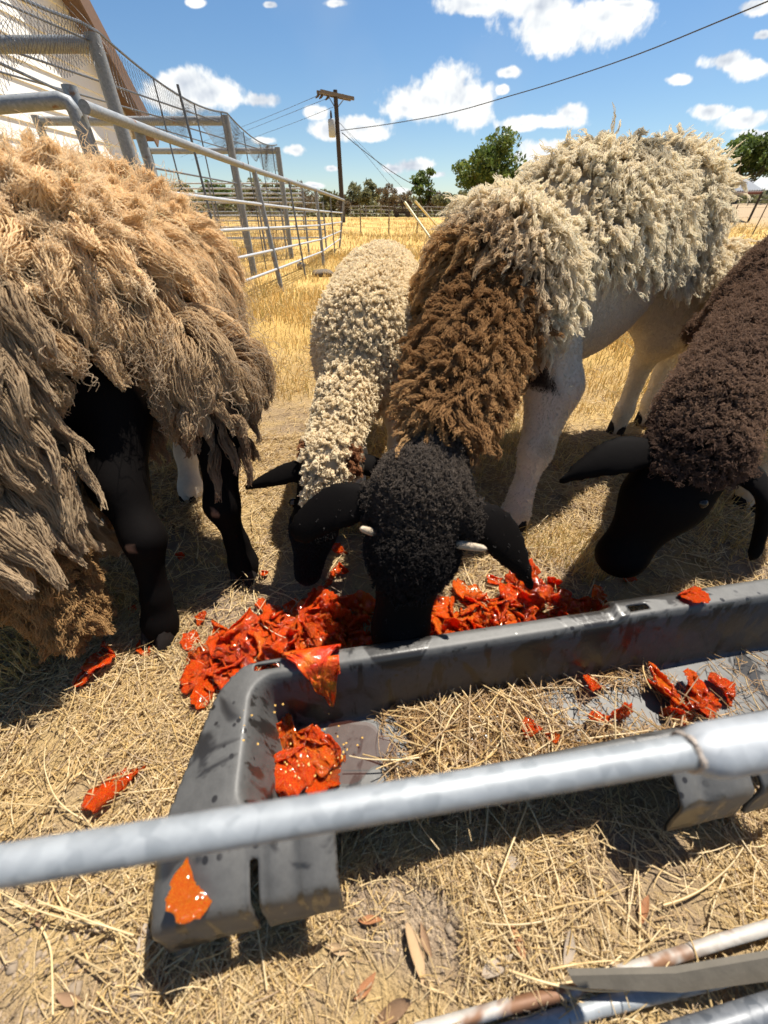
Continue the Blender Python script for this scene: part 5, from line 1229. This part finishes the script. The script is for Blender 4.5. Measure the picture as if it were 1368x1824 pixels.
def tree(name, x, y, h, w, label, group, kind='green', n=2600, leaf=.16, trunk=.35, seed=0, clumps=26, bare=.0, lobes=None):
    rs = np.random.RandomState(seed); z0 = float(ground_z(np.array([x]), np.array([y]))[0]); root = empty(name, (x, y, z0)); tag(root, label, 'tree' if 'tree' in name else 'shrub', group)
    base = Vector((x, y, z0 - .1)); fork = Vector((x + rs.normal(0, .02) * h, y, z0 + trunk * h * .8)); cz = z0 + h * (trunk + (1 - trunk) * .5); rz = h * (1 - trunk) * .5
    tube_obj('trunk', [base, base.lerp(fork, .5) + Vector((rs.normal(0, .01) * h, 0, 0)), fork], [.032 * h, .025 * h, .018 * h], M_BARK, root, 8)
    cs = []
    for k in range(clumps):
        d = rs.normal(0, 1, 3); d /= np.linalg.norm(d); q = rs.rand() ** .45
        c = np.array((x, y, cz)) + d * q * np.array((w / 2 * .82, w / 2 * .82, rz * .82)); c[2] += .12 * rz * (1 - abs(c[0] - x) / (w / 2)); cs.append((c, (w + rz * 2) / 2 * rs.uniform(.10, .20)))
    mb = MB()
    for c, r in cs[:14]:
        c = Vector(c); m = fork.lerp(c, .5) + Vector((0, 0, -.04 * h)); mb.tube([fork, m, c], [.012 * h, .007 * h, .003 * h], 5, False)
    mb.build('limbs', M_BARK, root, True)
    m = int(n); ci = rs.randint(len(cs), size=m); C = np.array([c for c, _ in cs])[ci]; R = np.array([r for _, r in cs])[ci][:, None]
    d = rs.normal(0, 1, (m, 3)); d /= np.linalg.norm(d, axis=1, keepdims=True); P = C + d * R * (rs.rand(m, 1) ** .5) * np.array((1.15, 1.15, .75))
    a = rs.normal(0, 1, (m, 3)); a /= np.linalg.norm(a, axis=1, keepdims=True); b = np.cross(a, rs.normal(0, 1, (m, 3))); b /= np.linalg.norm(b, axis=1, keepdims=True)
    s = leaf * (.55 + .8 * rs.rand(m, 1)); V = np.stack([P + a * s, P + b * s * .5, P - a * s, P - b * s * .5], 1).reshape(-1, 3); F = np.arange(m * 4).reshape(-1, 4)
    me = bpy.data.meshes.new('crown'); me.from_pydata(V.tolist(), [], F.tolist()); link_mesh('crown', me, LEAF[kind], root)
    return root
def build_trees():
    def at(px, y): d = ray(px, 386); return d[0] / d[1] * y
    tree('leafy_tree', at(858, 38), 38, 4.9, 6.6, 'broad green leafy tree standing alone beyond the white backed sheep', 'pasture trees', 'green', 7000, .16, .26, 3, 44)
    tree('leafy_tree', at(1298, 52), 52, 5.9, 7.6, 'rounded green tree rising behind the metal roofed shed', 'pasture trees', 'green', 4200, .24, .2, 4, 28)
    tree('leafy_tree', at(1375, 56), 56, 5.4, 6.5, 'paler green tree at the far side of the shed', 'pasture trees', 'olive', 3200, .24, .2, 5, 26)
    tree('leafy_tree', at(1240, 66), 66, 5.0, 7.0, 'dark green tree hidden low behind the sheep\'s rump', 'pasture trees', 'green', 2600, .26, .2, 6, 22)
    rs = random.Random(9); G = 'scrub along the far edge of the field'
    row = [(650, 2.9, 3.6, 'olive', 'dense olive green bush right of the utility pole'), (755, 3.5, 2.9, 'green', 'small upright green tree on the far field edge'), (690, 2.4, 3.4, 'dry', 'brown leafless thicket between the two green bushes'), (722, 2.2, 3.6, 'dry', 'grey-brown brush behind the dark wagon'),
           (800, 1.9, 4.2, 'olive', 'low olive brush under the leafy tree'), (590, 2.3, 3.6, 'olive', 'dusty olive bush behind the gate end'), (545, 2.7, 4.2, 'dry', 'tall brown brush seen through the gate'), (500, 2.4, 4.6, 'olive', 'spreading olive scrub behind the corral panels'), (450, 2.8, 4.6, 'olive', 'dark olive scrub behind the netting pen'), (400, 2.6, 4.8, 'green', 'green scrub behind the tall pen posts'), (345, 2.6, 5.0, 'olive', 'olive scrub beside the barn corner'), (620, 1.8, 3.0, 'dry', 'low dry brush at the foot of the utility pole'), (840, 1.8, 4.0, 'olive', 'low olive brush right of the leafy tree'), (775, 1.7, 3.0, 'dry', 'short brown brush beside the upright green tree')]
    for k, (px, h, w, kd, l) in enumerate(row):
        y = 58 + rs.uniform(-3, 5); tree('scrub_bush', at(px, y), y, h * 1.35, w * 1.15, l, G, kd, 1700, .20 if kd != 'dry' else .13, .12, 20 + k, 16)
    # the unbroken wood behind them
    rs = np.random.RandomState(4); m = 15000; px = rs.uniform(-300, 1700, m); y = rs.uniform(72, 80, m); x = np.array([ray(p, 386)[0] / ray(p, 386)[1] for p in px]) * y
    hh = 1.3 + 2.2 * fbm(np.stack([x * .18, 0 * x, 0 * x], -1), 3, 2); z = ground_z(x, y) + rs.rand(m) * hh
    P = np.stack([x, y, z], -1); a = unit(rs.normal(0, 1, (m, 3))); b = unit(np.cross(a, rs.normal(0, 1, (m, 3)))); s = .42 * (.5 + rs.rand(m, 1)); V = np.stack([P + a * s, P + b * s * .5, P - a * s, P - b * s * .5], 1).reshape(-1, 3)
    me = bpy.data.meshes.new('distant_wood'); me.from_pydata(V.tolist(), [], np.arange(m * 4).reshape(-1, 4).tolist()); o = link_mesh('distant_wood', me, LEAF['olive']); tag(o, 'far low wood along the horizon', 'wood', kind='stuff')
build_trees()

# ------------------------------------------------------------------ shed, far fences, wagon
def build_far():
    root = empty('open_shed', (23, 34, 1)); tag(root, 'open sided shed with pale corrugated metal roof', 'shed')
    c = [aty(1268, 341, 31), aty(1360, 338, 30), aty(1322, 313, 36), aty(1215, 314, 37)]
    tin = plain('corrugated_tin', (.34, .35, .36), .65, .0, .1, 8, .1); n = 44; m = MB(); V = []; F = []
    for i in range(n + 1):
        t = i / n; dz = .035 * (1 if i % 2 else -1); a = c[0].lerp(c[1], t); b = c[3].lerp(c[2], t)
        for p in (a, b): V += [p + Vector((0, 0, dz)), p + Vector((0, 0, dz - .03))]
    for i in range(n): k = i * 4; F += [(k, k + 4, k + 6, k + 2), (k + 1, k + 3, k + 7, k + 5), (k, k + 1, k + 5, k + 4), (k + 2, k + 6, k + 7, k + 3)]
    m.add(V, F); m.build('roof', tin, root); rust = plain('rust_red_steel', (.17, .06, .04), .7)
    tube_obj('eave_beam', [c[0] - Vector((0, 0, .12)), c[1] - Vector((0, 0, .12))], .07, rust, root, 6); tube_obj('eave_beam', [c[1] - Vector((0, 0, .12)), c[2] - Vector((0, 0, .12))], .06, rust, root, 6)
    for p in c + [c[0].lerp(c[1], .5)]:
        g = float(ground_z(np.array([p.x]), np.array([p.y]))[0]); tube_obj('post', [(p.x, p.y, g - .1), p - Vector((0, 0, .1))], .07, M_WOOD, root, 6)
    # wire fence across the field and the corral rails by the wood
    wood = plain('fence_stake', (.14, .11, .08), .9)
    def fence(y, xs, h, r, zs, l, mat, wr):
        f = empty('wire_fence', (xs[0], y, 0)); tag(f, l, 'fence'); g = [float(ground_z(np.array([x]), np.array([y]))[0]) for x in xs]
        for x, z in zip(xs, g): tube_obj('post', [(x, y, z - .1), (x, y, z + h)], r, mat, f, 6)
        for q in zs: tube_obj('wire', [(x, y, z + q) for x, z in zip(xs, g)], wr, mat, f, 5)
    fence(19.0, list(np.arange(-9, 26, 1.15)), .95, .022, (.25, .55, .85), 'thin wire fence on slender stakes crossing the golden field', wood, .004)
    fence(50.0, list(np.arange(-3.5, 12.5, 1.6)), 1.0, .045, (.3, .6, .9), 'grey rail corral fence below the far scrub', plain('grey_rail', (.26, .24, .22), .8), .022)
    fence(46.0, list(np.arange(14, 44, 2.6)), 1.1, .05, (.4, .75, 1.05), 'dark rail fence on the slope beside the shed', wood, .02)
    w = empty('hay_wagon', aty(716, 386, 47)); p = aty(716, 385, 47); g = float(ground_z(np.array([p.x]), np.array([47.0]))[0]); tag(w, 'dark low wooden hay wagon parked on the far field edge', 'wagon')
    dk = plain('dark_timber', (.05, .035, .028), .9)
    for z, hh in ((.55, .10), (.85, .10), (1.10, .10)): m = MB(); m.box((p.x, 47, g + z), (1.7, .9, hh)); m.build('rail', dk, w)
    m = MB(); m.box((p.x, 47.02, g + .38), (1.75, 1.0, .16)); m.build('bed', dk, w)
    for dx in (-.8, 0, .8): m = MB(); m.box((p.x + dx, 46.5, g + .75), (.1, .08, .85)); m.build('stake', dk, w)
    for dx in (-.55, .55): m = MB(); m.tube([(p.x + dx, 46.42, g + .2), (p.x + dx, 46.56, g + .2)], .25, 16); m.build('wheel', dk, w, True)
build_far()
